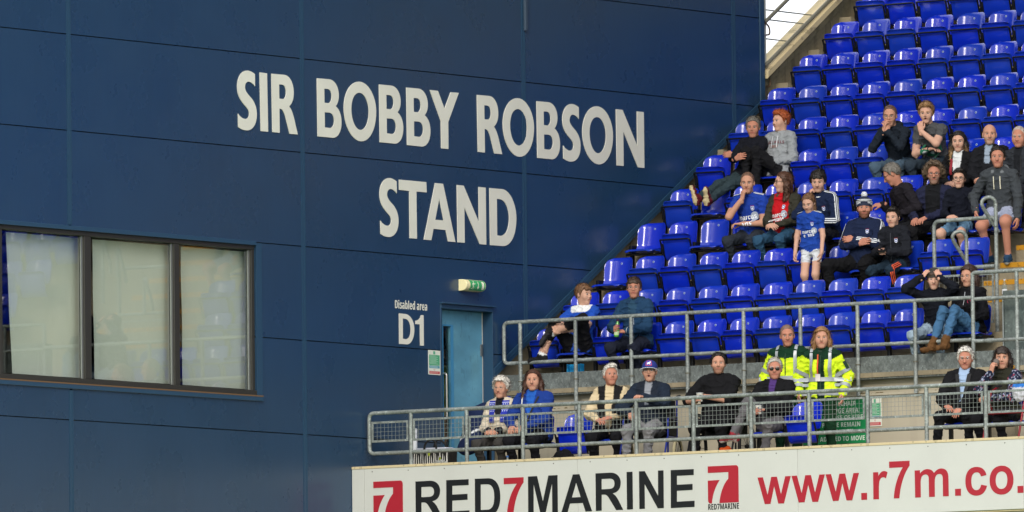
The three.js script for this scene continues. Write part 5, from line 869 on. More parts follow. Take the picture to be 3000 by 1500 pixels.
person({ label: 'man in blue football shirt resting his chin on his hand', at: seatAt(3, 3.36), yaw: 10, lean: 15, top: lin(0x1c3a96), shortSleeve: true, legs: lin(0x2a2f38), skin: 'fair', w: 1.06, L: { p: [-.02, .13, .28], f: [-1, 0, .3], n: [0, -1, 0], curl: .9 }, R: { p: [-.03, .42, .29], f: [.2, 1, .05], n: [.5, .1, -.8], curl: 1.3, pole: [-.6, -1, .35] }, hair: 'crop', hairC: HC.brown, hairO: { recede: .02 }, head: { yaw: 26, pitch: 8 }, collar: WHITE, collarR: .012, extra: c => { stripes3(c, 1, mWhite, 0, 0); stripes3(c, -1, mWhite, 0, 0); print(c, sponsorTex, .23, .0, .33, .19); print(c, crestTex, .36, .07, .05, .075, 'crest'); } });
person(openTop({ label: 'woman in red football shirt and olive jacket turned to her neighbour', at: seatAt(3, 4.35), yaw: 4, s: .96, lean: 3, top: lin(0x33322a), legs: lin(0x2a4b66), skin: 'pale', bust: true, belly: .5, loose: .008, ...clasp, hair: 'long', hairC: HC.chest, hairO: { hairLen: .22 }, glasses: 'dark', face: { jaw: .92 }, head: { yaw: -42, pitch: 2 }, hood: true, hoodC: lin(0x4a4434), extra: c => { print(c, sponsorTex, .22, 0, .27, .17); print(c, crestTex, .34, .06, .05, .075, 'crest'); } }, lin(0x33322a), lin(0xb3151f), .11, .12));
person({ label: 'teenager in navy tracksuit top with white sleeve stripes and a dark fringe', at: seatAt(3, 5.63), hip: .50, yaw: 4, lean: 18, top: lin(0x17223e), legs: lin(0x121317), skin: 'pale', loose: .006, L: { p: [.0, .14, .32], f: [-.8, -.2, .5], n: [0, -.8, -.4] }, R: { p: [-.10, .42, .27], f: [.3, 1, 0], n: [.7, 0, -.6], curl: 1.4, pole: [-.7, -1, .3] }, hair: 'thick', hairC: HC.dark, hairO: { fringe: true }, face: { fat: .4 }, head: { yaw: 26, pitch: 16 }, collar: WHITE, collarR: .015, extra: c => { stripes3(c, 1, mWhite); print(c, crestTex, .34, .07, .045, .07, 'crest'); } });
person({ label: 'grey haired man in black cardigan bending sideways and looking down', at: seatAt(3, 8.40), hip: .56, yaw: -25, lean: 24, side: -10, top: lin(0x1d1a20), legs: lin(0x17181c), skin: 'ruddy', R: { p: [-.30, .24, .30], f: [-.6, -.1, .8], n: [0, -.6, -.6], curl: .8, pole: [-.4, -1, -.4] }, L: { p: [.05, .1, .3] }, hair: 'short', hairC: HC.grey, glasses: 'dark', face: { jaw: .97 }, head: { yaw: -62, pitch: 30 }, headF: .05, loose: .008 });
person(openTop({ label: 'man with wild curly hair and glasses in open navy jacket', at: seatAt(3, 8.97), hip: .49, yaw: 14, lean: 3, w: 1.04, top: lin(0x20233b), legs: lin(0x17171a), skin: 'ruddy', loose: .01, L: { p: [-.0, .11, .34], f: [-.3, -.3, .9], n: [-.2, -.9, -.1], curl: .6 }, R: { p: [-.14, .10, .34], f: [.1, -.3, .9], n: [.1, -.9, -.1], curl: .6 }, hair: 'curly', hairC: lin(0x5b4a3a), hairO: { recede: .02 }, glasses: 'dark', face: { beard: .75, beardC: lin(0x6d655c), open: false }, head: { yaw: 33, pitch: 2 } }, lin(0x20233b), lin(0x141519), .095, .085));
person({ label: 'boy with glasses in navy top and denim shorts', at: seatAt(3, 9.82, .06), yaw: 12, s: .84, hip: .515, lean: 4, top: lin(0x10131f), legs: lin(0x587996), shorts: .86, skin: 'pale', ...clasp, shoe: lin(0x22262c), hair: 'short', hairC: HC.dark, hairO: { quiff: true }, glasses: 'dark', face: { jaw: .92 }, head: { yaw: 28, pitch: 2 }, collar: lin(0x8fa0b4), collarR: .01, hs: 1.02 });
person({ label: 'man in charcoal hoodie and pale shorts getting up from his seat', at: seatAt(3, 11.12, .1), yaw: 16, hip: .64, lean: 13, w: 1.06, top: lin(0x3a3e43), legs: lin(0x9298ae), shorts: .8, skin: 'ruddy', hood: true, hoodC: lin(0x6d7176), loose: .01, L: { p: [.26, -.10, .22], f: [0, -1, .3], n: [-1, 0, 0], curl: .7, pole: [.8, .1, -.8] }, R: { p: [-.25, .0, .24], f: [.1, -1, .4], n: [1, 0, 0], curl: .7, pole: [-.8, .1, -.8] }, LF: { p: [.16, .085, .30] }, RF: { p: [-.1, .085, .20] }, shoe: lin(0x24405c), sole: lin(0xb9b8b0), hair: 'short', hairC: HC.dark, face: { fat: .3 }, head: { yaw: 30, pitch: 2 }, extra: c => cords(c, mc(0xd2ccb8)) });

{ // third row: the girl stands, two sit
  person({ label: 'girl in blue football shirt and white shorts standing and looking down', at: [3.45, rowFloor(2), rowZ(2) + .47], yaw: 12, s: .80, hip: .735, lean: 12, hs: 1.0, top: lin(0x1b3f96), shortSleeve: true, legs: lin(0xc9ccd2), shorts: .55, skin: 'pale', arm: .86, legT: .86, L: { p: [.22, -.17, .20], f: [-.1, -1, .25], n: [-1, 0, .2], curl: .6, pole: [.7, .1, -.9] }, R: { p: [-.24, -.17, .14], f: [.05, -1, .25], n: [1, 0, .2], curl: .9, pole: [-.7, .1, -.9] }, LF: { p: [.08, .07, .02], pole: [0, 0, 1] }, RF: { p: [-.08, .07, -.02], pole: [0, 0, 1] }, shoe: WHITE, hair: 'short', hairC: lin(0x6a4a30), hairO: { pony: true }, face: { jaw: .88 }, head: { yaw: 10, pitch: 24 }, collar: WHITE, collarR: .009, extra: c => { stripes3(c, 1, mWhite, 0, 0, .011, .02); stripes3(c, -1, mWhite, 0, 0, .011, .02); print(c, sponsorTex, .22, 0, .3, .17); print(c, crestTex, .35, .06, .05, .075, 'crest'); } });
  person({ label: 'bearded man in bobble hat and navy tracksuit top with folded arms', at: seatAt(2, 7.80), yaw: 10, lean: -2, w: 1.12, belly: .7, top: lin(0x17213c), legs: lin(0x101013), legT: 1.12, skin: 'ruddy', loose: .01, ...crossed, LF: { p: [.18, .085, .28] }, RF: { p: [-.3, .085, .28], pole: [-.6, .8, 1] }, face: { beard: .9, beardC: HC.chest, fat: .7, browC: HC.dark }, head: { yaw: 32 }, extra: c => { stripes3(c, 1, mWhite); stripes3(c, -1, mWhite, 0, 1); print(c, crestTex, .36, .08, .045, .07, 'crest'); beanieSDF(c, mc(0x161f38), new THREE.MeshStandardMaterial({ map: bobble.text, roughness: .9 }), lin(0xc9ccd2)); const t = new THREE.TorusGeometry(.098, .006, 6, 30); t.rotateX(Math.PI / 2); t.scale(.86, 1, 1); t.translate(0, .1, -.014); c.headAdd('hat_band', t, mWhite); } });
  const c = person({ label: 'boy in dark padded jacket looking aside with a phone in his hands', at: seatAt(2, 8.76), yaw: 2, s: .86, hip: .49, lean: 6, top: lin(0x1a1c23), legs: lin(0x1c2c3a), skin: 'pale', loose: .022, hood: true, L: { p: [.05, .15, .30], f: [-.7, 0, .6], n: [-.4, .2, -.8], curl: 1.1 }, R: { p: [-.08, .15, .30], f: [.7, 0, .6], n: [.4, .2, -.8], curl: 1.1 }, hair: 'short', hairC: HC.dark, hairO: { quiff: true }, face: { jaw: .92 }, head: { yaw: 14, pitch: 8 }, extra: k => { print(k, crestTex, .33, .08, .055, .085, 'crest'); zip(k, mc(0x30323a), .05, .44, .0, .012); const { hj, kn, an } = k.lg[1]; for (let q = -1; q <= 1; q++) { const pts = []; for (const [A, B, n] of [[hj, kn, 8], [kn, an, 8]]) for (let i = 0; i <= n; i++) { const p = v3.lerp(A, B, (A === hj ? .45 : 0) + (A === hj ? .55 : .8) * i / n), ax = v3.nor(v3.sub(B, A)); let out = [.75, A === hj ? .6 : 0, A === hj ? .2 : .65]; out = v3.nor(v3.sub(out, v3.mul(ax, v3.dot(out, ax)))); const ac = v3.cross(ax, out); pts.push([v3.add(v3.add(p, v3.mul(out, .16)), v3.mul(ac, q * .022)), v3.mul(out, -1), ac]); } k.ribbon('stripe', pts, [1, 0, 0], .012, mOrange); } } });
  prop('phone', 'black phone held by the boy in the dark padded jacket', 'phone', c, v3.add(v3.lerp(c.ar[1].wr, c.ar[-1].wr, .5), [0, .02, .07]), t => { mesh('case', rbox(-.07, .07, -.035, .035, -.005, .005, .004), mc(0x0c0c0e, .3), t); t.rotation.x = -.9; });
}
{ // lowest row
  person({ label: 'young man in blue and white shirt with one foot hooked over his knee', at: seatAt(0, 1.05), hip: .50, yaw: -2, lean: -8, side: 2, top: lin(0x1d49a8), topFn: (p) => p[1] > .93 ? WHITE : lin(0x1d49a8), legs: lin(0x131317), skin: 'pale', shortSleeve: true, L: { p: [-.02, .20, .30], f: [-1, .1, .2], n: [0, 0, -1], pole: [.6, -.8, .2] }, R: { p: [-.14, .22, .32], f: [.6, .2, .5], n: [.5, 0, -.6], curl: 1, pole: [-.9, -.5, 0] }, LF: { p: [-.13, .66, .40], pole: [.8, 1, .3], foot: [-.5, -.9, .3], fu: [-.3, .0, 1] }, RF: { p: [-.26, .40, .42], foot: [-.9, -.05, .3] }, shinFn: (p, t, n, q) => t > .9 ? WHITE : t > .52 ? SK.pale : lin(0x131317), shoe: lin(0x1a1a1c), sole: lin(0x2d2d30), hair: 'short', hairC: lin(0x6b4a30), hairO: { fringe: true }, face: { jaw: .95 }, head: { yaw: 84, pitch: 4 }, collar: WHITE, collarR: .01 });
  const c = person(openTop({ label: 'man in blue anorak with dark grey collar holding a drinks bottle', at: seatAt(0, 2.83), yaw: 10, lean: 5, top: lin(0x1d3a58), legs: lin(0x1b1f2d), skin: 'ruddy', loose: .014, L: { p: [.0, .12, .30], f: [-.8, 0, .5], n: [-.3, -.8, -.3], curl: .8 }, R: { p: [-.14, .13, .32], f: [.3, .2, .9], n: [.9, 0, -.2], curl: 1.2 }, hood: true, hoodC: lin(0x1b3552), hair: 'short', hairC: HC.brown, hairO: { fringe: true }, glasses: 'thin', face: { jaw: .93 }, head: { yaw: 30, pitch: 2 }, collar: lin(0x2a2a2a), collarR: .02, extra: k => zip(k, mc(0x9aa2aa), .05, .34, .02, .007) }, lin(0x1d3a58), lin(0x27445c), .06, 0, .3));
  prop('drinks_bottle', 'green labelled drinks bottle held by the man in the blue anorak', 'bottle', c, c.ar[-1].grip, t => {
    const pf = [[.0, -.1], [.028, -.1], [.03, -.085], [.03, -.02], [.028, .0], [.03, .02], [.026, .05], [.014, .075], [.013, .09]].map(p => new THREE.Vector2(...p));
    mesh('bottle_body', new THREE.LatheGeometry(pf, 20), new THREE.MeshPhysicalMaterial({ color: 0x57a545, roughness: .15, clearcoat: .6 }), t); const l = new THREE.CylinderGeometry(.0308, .0308, .05, 20, 1, true); l.translate(0, -.05, 0); mesh('label', l, mc(0xb9cfa0), t); const k = new THREE.CylinderGeometry(.016, .016, .022, 14); k.translate(0, .1, 0); mesh('cap', k, mc(0x6b2a55), t); const sl = new THREE.CylinderGeometry(.0262, .0308, .03, 20, 1, true); sl.translate(0, .035, 0); mesh('sleeve', sl, mc(0x7a3a62), t); t.rotation.z = -.12;
  });
  person({ label: 'boy in dark coat and washed jeans clutching his beanie with both hands', at: seatAt(0, 11.98), yaw: 14, s: .9, hip: .50, lean: 9, top: lin(0x11141d), legs: lin(0x8b9dad), skin: 'pale', loose: .012, L: { p: [.12, .66, .25], f: [-.42, .8, -.45], n: [-.35, -.35, -.9], curl: .55, pole: [1, -.5, .3] }, R: { p: [-.12, .66, .25], f: [.42, .8, -.45], n: [.35, -.35, -.9], curl: .55, pole: [-1, -.5, .3] }, LF: { p: [.12, .085, .19] }, RF: { p: [-.17, .085, .2] }, hair: 'short', hairC: HC.brown, hairO: { fringe: true }, face: { jaw: .92 }, head: { yaw: 32, pitch: 6 }, extra: c => beanieSDF(c, mc(0x32302c), mc(0x2d2b28)) });
  person({ label: 'woman in black jacket and blue jeans with brown boots propped up', at: seatAt(0, 13.0), hip: .47, yaw: -8, s: .97, lean: 2, top: lin(0x131318), legs: lin(0x3f6488), skin: 'fair', bust: true, loose: .01, L: { p: [.05, .14, .22], hide: true }, R: { p: [-.06, .14, .22], hide: true }, LF: { p: [.02, .30, .50], pole: [0, 1, .8] }, RF: { p: [-.17, .29, .50], pole: [0, 1, .8] }, shoe: lin(0x5e4126), shinFn: (p, t) => t > .78 ? lin(0x5e4126) : lin(0x3f6488), hair: 'bob', hairC: lin(0x35211a), hairO: { hairLen: .16 }, glasses: 'thin', face: { jaw: .93 }, head: { yaw: 2, pitch: 6 }, extra: c => { zip(c, mc(0xb9bdc4), .30, .46, 0, .008); const g = new THREE.TorusGeometry(.022, .004, 6, 18, 4.4); const b = mesh('badge', g, mc(0xa0244a), c.g); b.position.set(...v3.add(c.up(.34), v3.add(v3.mul(c.fw, .135), v3.mul(c.lx, .09)))); } });
}

// ---------------------------------------------------------------- the platform
{
  const PZ = -2.62;
  person(openTop({ label: 'white haired woman in cream cardigan with a blue and white scarf', at: deckAt(.98, PZ), yaw: 8, s: .95, hip: .49, lean: 4, top: lin(0xc6bba8), legs: lin(0x3a3836), skin: 'fair', bust: true, belly: .5, loose: .008, ...clasp, cuff: .72, cuffC: lin(0x1c1c24), hair: 'puff', hairC: HC.white, glasses: 'thin', face: { jaw: .95, fat: .4, browC: lin(0x9a8a7a) }, head: { yaw: 14, pitch: 2 }, shoe: lin(0x3c3226), extra: c => {
    const st = canvasTex(64, 256, x => { x.fillStyle = '#1c2c9c'; x.fillRect(0, 0, 64, 256); x.fillStyle = '#b9bfdc'; for (let i = 0; i < 3; i++) { x.fillRect(0, 20 + i * 80, 64, 8); x.fillRect(8, 38 + i * 80, 10, 12); x.fillRect(28, 36 + i * 80, 8, 14); x.fillRect(46, 38 + i * 80, 8, 12); } });
    for (const l of [-.095, .095]) { const pts = []; for (let i = 0; i <= 12; i++) pts.push([v3.add(front(c, .50 - .27 * i / 12, l * (1 - .1 * i / 12)), v3.mul(c.fw, .35)), v3.mul(c.fw, -1)]); const r = c.ribbon('scarf', pts, c.lx, .085, std(0xffffff, .9, 0, { map: st }), .016); if (r) { const n = r.geometry.attributes.position.count, u = []; for (let i = 0; i < n; i++) u.push((i % 3) / 2, 1 - Math.floor(i / 3) / 12); r.geometry.setAttribute('uv', new THREE.Float32BufferAttribute(u, 2)); } }
    const ring = c.ringGeo(.50, .085, .026, -.02, .8); mesh('scarf_collar', ring, std(0x22329a, .9), c.g);
  } }, lin(0xc6bba8), lin(0x1a1b24), .06, 0, .3));
  person(openTop({ label: 'woman with long brown hair in bright blue fleece and black trousers', at: deckAt(1.43, PZ), yaw: 12, w: 1.12, lean: 2, top: lin(0x1a3680), legs: lin(0x15151a), skin: 'fair', bust: true, belly: .8, loose: .012, L: { p: [.02, .10, .32], f: [-.4, -.3, .8], n: [-.2, -.8, -.3] }, R: { p: [-.17, .10, .30], f: [.2, -.4, .8], n: [.2, -.8, -.3] }, hair: 'long', hairC: lin(0x45281b), hairO: { hairLen: .2, flare: .035 }, face: { fat: .8 }, head: { yaw: 27, pitch: 0 }, extra: c => { const pts = []; for (let i = 0; i <= 12; i++) pts.push([v3.add(front(c, .46 - .36 * i / 12, .1 - .14 * i / 12), v3.mul(c.fw, .35)), v3.mul(c.fw, -1)]); c.ribbon('bag_strap', pts, c.lx, .022, mc(0x121216), .014); const p2 = []; for (let i = 0; i <= 8; i++) p2.push([v3.add(front(c, .45 - .14 * i / 8, -.11), v3.mul(c.fw, .35)), v3.mul(c.fw, -1)]); c.ribbon('flash', p2, c.lx, .02, mWhite, .01); } }, lin(0x1a3680), lin(0x2358ae), .055, .0, .26));
  person(openTop({ label: 'white haired woman in black padded gilet over a cream jumper', at: deckAt(2.53, PZ), hip: .56, yaw: 22, s: .98, lean: 0, top: lin(0x1b1a1c), sleeve: lin(0xc8b694), legs: lin(0x141418), skin: 'ruddy', bust: true, belly: .4, loose: .008, L: { p: [.06, .13, .27], f: [-.7, -.2, .6], n: [-.2, -.8, -.3] }, R: { p: [-.12, .11, .28], f: [.6, -.2, .6], n: [.2, -.8, -.3] }, hair: 'short', hairC: HC.white, hairO: { quiff: true }, face: { fat: .6, browC: lin(0xa09080) }, head: { yaw: 48, pitch: -5 } }, lin(0x1b1a1c), lin(0xc8b694), .05, .035));
  person(openTop({ label: 'old man in blue football cap and navy anorak shouting and pointing', at: deckAt(3.08, PZ), hip: .57, yaw: 20, lean: -3, w: 1.05, top: lin(0x1e2531), sleeve: lin(0x1d2736), legs: lin(0x7b7b7e), skin: 'fair', loose: .018, belly: .4, L: { p: [.02, .33, .34], f: [-.45, .05, .9], n: [-.3, -.9, .1], curl: 1.0, pole: [.9, -.6, 0] }, R: { p: [-.17, .15, .25], f: [.3, -.3, .9], n: [.2, -.9, 0], curl: .8, pole: [-.9, -.4, -.3] }, hair: 'crop', hairC: HC.white, glasses: 'thin', face: { open: true, fat: .3, browC: lin(0xa8a098) }, head: { yaw: 28, pitch: -3 }, hood: true, hoodC: lin(0x1c2430), LF: { p: [.06, .1, .40] }, RF: { p: [-.18, .1, .42] }, extra: c => { capHat(c, { m: mc(0x1a2c7a), peak: mc(0x22326e), badge: true }); } }, lin(0x1e2531), lin(0x868a92), .042, 0, .24));
  const c1 = person({ label: 'bearded man in black jumper with sleeves pushed up holding a cup', at: deckAt(4.06, PZ), hip: .62, yaw: 16, w: 1.16, belly: .8, lean: -2, top: lin(0x131316), legs: lin(0x131317), skin: 'fair', loose: .008, rolled: true, arm: 1.12, L: { p: [-.06, .25, .27], f: [-1, 0, .1], n: [0, -.6, -.7], curl: .8, pole: [.9, -.7, 0] }, R: { p: [-.19, .21, .27], f: [.4, .25, .85], n: [.85, 0, -.4], curl: 1.2, pole: [-.9, -.6, -.2] }, LF: { p: [.17, .085, .34] }, RF: { p: [-.16, .085, .34] }, hair: 'short', hairC: HC.dark, hairO: { recede: .01 }, face: { beard: .55, beardC: HC.brown, fat: .7 }, head: { yaw: 34 }, collar: lin(0x17171a), collarR: .02 });
  prop('paper_cup', 'white paper cup in the hand of the bearded man in black jumper', 'cup', c1, v3.add(c1.ar[-1].grip, [0, .01, 0]), t => paperCup(t));
  const c2 = person(openTop({ label: 'silver haired man in sunglasses and black fleece with a cup and crossed legs', at: deckAt(4.84, PZ), yaw: 14, w: 1.1, belly: .4, lean: -5, top: lin(0x121215), legs: lin(0x5d5b5e), skin: 'ruddy', loose: .014, L: { p: [-.0, .16, .29], f: [-.8, -.1, .5], n: [0, -.9, -.2], curl: .9 }, R: { p: [-.13, .12, .31], f: [.45, .2, .85], n: [.85, .1, -.4], curl: 1.2 }, RF: { p: [-.34, .40, .46], pole: [-.2, 1, .8], foot: [-.7, -.1, .7] }, LF: { p: [.02, .085, .42] }, shoe: lin(0x8e2a34), sole: lin(0xb9b4ae), hair: 'short', hairC: HC.silver, glasses: 'sun', face: { fat: .5, browC: HC.silver }, head: { yaw: 33, pitch: 2 }, extra: c => { const pts = []; for (let i = 0; i <= 4; i++) pts.push([v3.add(front(c, .36 - .012 * i / 4, .08 + .05 * i / 4), v3.mul(c.fw, .35)), v3.mul(c.fw, -1), c.dir]); c.ribbon('chest_logo', pts, c.dir, .012, mWhite, .01); } }, lin(0x121215), lin(0x47306a), .04, 0, .36));
  prop('paper_cup', 'white paper cup in the hand of the man in sunglasses', 'cup', c2, v3.add(c2.ar[-1].grip, [0, .01, 0]), t => paperCup(t, .1));
  // two stewards in high visibility jackets stand behind them
  const HV = lin(0xcde82a), DG = lin(0x10301f);
  const stew = (o, fem) => {
    const hipY = o.hip, s = o.s || 1;
    o.topFn = (p, n) => { const k = (p[1] - hipY) / s; const l = Math.abs(p[0]) / s; if (o.openC && Math.abs(p[0] - .0) < .045 && p[2] > .02) return o.openC; return k > .375 + (l > .12 ? (l - .12) * .9 : .02 * Math.sin(l * 9)) ? DG : HV; };
    o.sleeveFn = (p, t, q, g) => g === 0 && t < .06 ? DG : HV;
    o.extra = c => {
      for (const l of [-.115, .115]) { const pts = []; for (let i = 0; i <= 12; i++) pts.push([v3.add(front(c, .47 - .34 * i / 12, l), v3.mul(c.fw, .35)), v3.mul(c.fw, -1)]); c.ribbon('reflective_brace', pts, c.lx, .036, mSilver, .012); const tp = []; for (let i = 0; i <= 5; i++) tp.push([c.up(.9, .08 - .13 * i / 5, l), v3.mul(c.dir, -1)]); c.ribbon('reflective_brace', tp, c.lx, .036, mSilver, .012); }
      for (const k of [.15, -.02]) { const pts = []; for (let i = 0; i <= 24; i++) { const a = (-1.5 + 3 * i / 24), d = v3.add(v3.mul(c.fw, Math.cos(a)), v3.mul(c.lx, Math.sin(a))); pts.push([v3.add(c.up(k), v3.mul(d, .4)), v3.mul(d, -1), c.dir]); } c.ribbon('reflective_band', pts, c.dir, .048, mSilver, .012); }
      for (const q of [1, -1]) for (const [A, B, t] of [[c.sh[q], c.ar[q].el, .72], [c.ar[q].el, c.ar[q].wr, .62]]) { const ax = v3.nor(v3.sub(B, A)), p = v3.lerp(A, B, t), e1 = v3.nor(v3.cross(ax, [0, 0, 1])), e2 = v3.cross(ax, e1), pts = []; for (let i = 0; i <= 16; i++) { const a = i / 16 * 2 * Math.PI, d = v3.add(v3.mul(e1, Math.cos(a)), v3.mul(e2, Math.sin(a))); pts.push([v3.add(p, v3.mul(d, .16)), v3.mul(d, -1), ax]); } c.ribbon('sleeve_band', pts, ax, .045, mSilver, .009); }
      { const q = 1, p = v3.lerp(c.sh[q], c.ar[q].el, .45), d = v3.nor(v3.add(v3.mul(c.lx, .8), v3.mul(c.fw, .6))), ax = v3.nor(v3.sub(c.ar[q].el, c.sh[q])); const pts = []; for (let i = 0; i <= 5; i++) pts.push([v3.add(v3.add(p, v3.mul(ax, (i / 5 - .5) * .1)), v3.mul(d, .2)), v3.mul(d, -1), v3.cross(ax, d)]); c.ribbon('sleeve_pocket', pts, c.fw, .05, mc(0x10301f), .011); }
      mesh('collar', c.ringGeo(.515, .07, .024, .0), mc(0x0f2c1d), c.g); zip(c, mc(0x173522), -.08, .44, 0, .012);
      if (fem) { const pts = []; for (let i = 0; i <= 10; i++) pts.push([v3.add(front(c, .45 - .25 * i / 10, -.03), v3.mul(c.fw, .35)), v3.mul(c.fw, -1)]); c.ribbon('lanyard', pts, c.lx, .016, mc(0xc9502a), .016); c.patch('pass_card', front(c, .17, -.03), c.lx, c.dir, .06, .085, mc(0xd2ccca), .02); }
    };
    return person(o);
  };
  const arms = { L: { p: [.27, -.02, .10], f: [0, -1, .3], n: [-1, 0, 0], pole: [.8, 0, -1] }, R: { p: [-.27, -.02, .10], f: [0, -1, .3], n: [1, 0, 0], pole: [-.8, 0, -1] } };
  const standF = { LF: { p: [.11, .085, .02], pole: [0, 0, 1] }, RF: { p: [-.11, .085, .02], pole: [0, 0, 1] } };
  stew({ label: 'man in yellow and green high visibility jacket standing with an earpiece', at: deckAt(4.59, -3.3), yaw: 14, hip: .95, w: 1.1, lean: 0, top: HV, legs: lin(0x12331f), skin: 'ruddy', loose: .02, hem: -.1, ...arms, ...standF, hair: 'crop', hairC: lin(0x5c5148), face: { browC: HC.brown }, head: { yaw: 36, pitch: 5, roll: 3 }, headF: .05 });
  stew({ label: 'woman in open high visibility jacket standing with an orange lanyard', at: deckAt(5.06, -3.3), yaw: 22, s: .97, hip: .92, w: 1.02, lean: 0, top: HV, openC: lin(0x0f2a1c), legs: lin(0x12331f), skin: 'fair', loose: .02, hem: -.1, bust: true, ...arms, ...standF, hair: 'bob', hairC: lin(0x8a6542), hairO: { hairLen: .15 }, face: { fat: .5 }, head: { yaw: 33, pitch: 0 } }, true);
  person(openTop({ label: 'white haired man in glasses and black coat over a pale blue shirt', at: deckAt(7.51, PZ), yaw: 16, w: 1.14, belly: .7, lean: 0, top: lin(0x141417), legs: lin(0x111115), skin: 'ruddy', loose: .02, L: { p: [.04, .07, .37], f: [-.2, -.6, .7], n: [-.1, -.6, -.6], curl: .4 }, R: { p: [-.15, .10, .33], f: [.6, -.3, .7], n: [.1, -.9, -.2], curl: .5 }, LF: { p: [.14, .085, .38] }, RF: { p: [-.24, .085, .38] }, hair: 'thick', hairC: HC.white, glasses: 'thin', face: { fat: .9, browC: HC.silver }, head: { yaw: 28, pitch: 5 }, collar: lin(0x1a1a1d), collarR: .028, extra: c => { for (const l of [-.075, .075]) { const pts = []; for (let i = 0; i <= 10; i++) pts.push([v3.add(front(c, .47 - .3 * i / 10, l * (1 - .6 * i / 10)), v3.mul(c.fw, .35)), v3.mul(c.fw, -1)]); c.ribbon('lapel', pts, c.lx, .045, mc(0x18181b), .018); } } }, lin(0x141417), lin(0x93a9c6), .06, .02, .15));
  const c3 = person({ label: 'dark haired woman in olive gilet and floral sleeves drinking from a cup', at: deckAt(8.03, PZ), yaw: 4, s: .97, lean: 2, top: lin(0x28281f), sleeveFn: (p, t, q, g) => { const n = nz(p[0] * 40, p[1] * 40, p[2] * 40), m = nz(p[0] * 30 + 9, p[1] * 30, p[2] * 30); return n > .28 ? lin(0x9aa0b8) : m > .3 ? lin(0x8e3a4c) : lin(0x1a2136); }, legs: lin(0x121216), skin: 'fair', bust: true, belly: .4, loose: .014, R: { p: [-.035, .46, .27], f: [.25, .95, .05], n: [.4, .1, -.9], curl: 1.0, pole: [-.8, -1, .1] }, L: { p: [.0, .17, .33], f: [-.6, 0, .8], n: [-.2, -.8, -.3], curl: .9 }, hair: 'bob', hairC: lin(0x2a1d17), hairO: { hairLen: .16, fringe: true }, face: { fat: .2 }, head: { yaw: 30, pitch: 2 }, collar: lin(0x22221b), collarR: .03 });
  prop('paper_cup', 'dark paper cup raised to the mouth of the woman in floral sleeves', 'cup', c3, [c3.hc[0] - .0, c3.hc[1] - .055 * c3.hs, c3.hc[2] + .145], t => { const g = new THREE.CylinderGeometry(.036, .028, .09, 18); g.rotateX(-1.1); mesh('cup_wall', g, mc(0x6a5f58), t); t.rotation.y = c3.g.rotation.y + .4; });
  person({ label: 'person in yellow high visibility jacket glimpsed through the slot in the blue door', at: [-.62, FLOOR, -3.55], yaw: 60, hip: .95, top: HV, legs: lin(0xb6451f), loose: .02, ...arms, ...standF, hair: 'short', hairC: HC.dark, skin: 'fair', cell: .02, head: { yaw: 60 } });
}
// ---------------------------------------------------------------- seats, wheelchairs and belongings on the platform
{
  const z = -2.62 - .175 + .026;
  const ps = [[.98, 1, 'under the woman with the blue and white scarf'], [1.43, 1, 'under the woman in the bright blue fleece'], [2.53, 1, 'under the woman in the black gilet'], [4.84, 1, 'under the man in sunglasses'], [7.51, 1, 'under the white haired man in the black coat'], [8.03, 1, 'under the woman in floral sleeves']];
  for (const [x, op, w] of ps) placeSeat(x, FLOOR, z, !!op, `blue tip-up seat on the platform ${w}`, 'blue seats on the platform');
  placeSeat(1.99, FLOOR, z, false, 'folded blue seat on the platform between the blue fleece and the black gilet', 'blue seats on the platform');
  placeSeat(5.30, FLOOR, z + .1, false, 'folded blue seat on the platform beside the man in sunglasses', 'blue seats on the platform');
}
function wheelchair(x, z, label, frameC, tyreC, big) {
  const w = thing('wheelchair', label, 'wheelchair', null, [x, FLOOR, z]), fm = std(frameC, .3, .4), ty = std(tyreC, .8), bk = std(0x111113, .8);
  const wheel = (px, r, pz) => { const t = new THREE.TorusGeometry(r - .018, .02, 10, 28); t.rotateY(Math.PI / 2); t.translate(px, r, pz); const o = mesh('wheel', t, ty, w); const sp = []; for (let i = 0; i < 10; i++) { const a = i / 10 * Math.PI * 2; sp.push(rod([px, r, pz], [px, r + Math.sin(a) * (r - .03), pz + Math.cos(a) * (r - .03)], .003, 5)); } const rim = new THREE.TorusGeometry(r - .04, .006, 6, 26); rim.rotateY(Math.PI / 2); rim.translate(px, r, pz); mesh('spokes', mg([...sp, rim, rod([px - .025, r, pz], [px + .025, r, pz], .022, 10)]), bk, o); };
  for (const q of [-1, 1]) {
    const px = q * .27; wheel(px + q * .03, big, -.12); wheel(px, .1, .36);
    mesh('side_frame', bentTube([[px, .92, -.22], [px, .44, -.2], [px, .44, .24], [px, .12, .42]], .012, .05, 8), fm, w); mesh('arm_frame', bentTube([[px, .44, -.2], [px, .66, -.2], [px, .66, .2], [px, .14, .22]], .011, .05, 8), fm, w);
    mesh('armrest', rbox(px - .025, px + .025, .665, .69, -.14, .2, .01), bk, w); mesh('side_panel', rbox(px - .006, px + .006, .46, .64, -.18, .18, .003), bk, w);
    mesh('push_handle', rod([px, .92, -.22], [px, .94, -.34], .018, 8), bk, w); mesh('footplate', rbox(px - .16 * (q > 0 ? 1 : 0), px + .16 * (q < 0 ? 1 : 0), .06, .075, .44, .58, .005), bk, w);
  }
  mesh('seat_sling', rbox(-.25, .25, .40, .425, -.2, .22, .008), bk, w); mesh('back_sling', rbox(-.25, .25, .44, .88, -.235, -.215, .006), bk, w);
  return w;
}
wheelchair(3.08, -2.62, 'wheelchair with blue frame and cream tyres under the old man in the cap', 0x1c2f8a, 0xb0a888, .22).rotation.y = .35;
wheelchair(4.06, -2.62, 'black wheelchair with spoked wheels under the bearded man', 0x17171a, 0x1a1a1c, .3).rotation.y = .28;
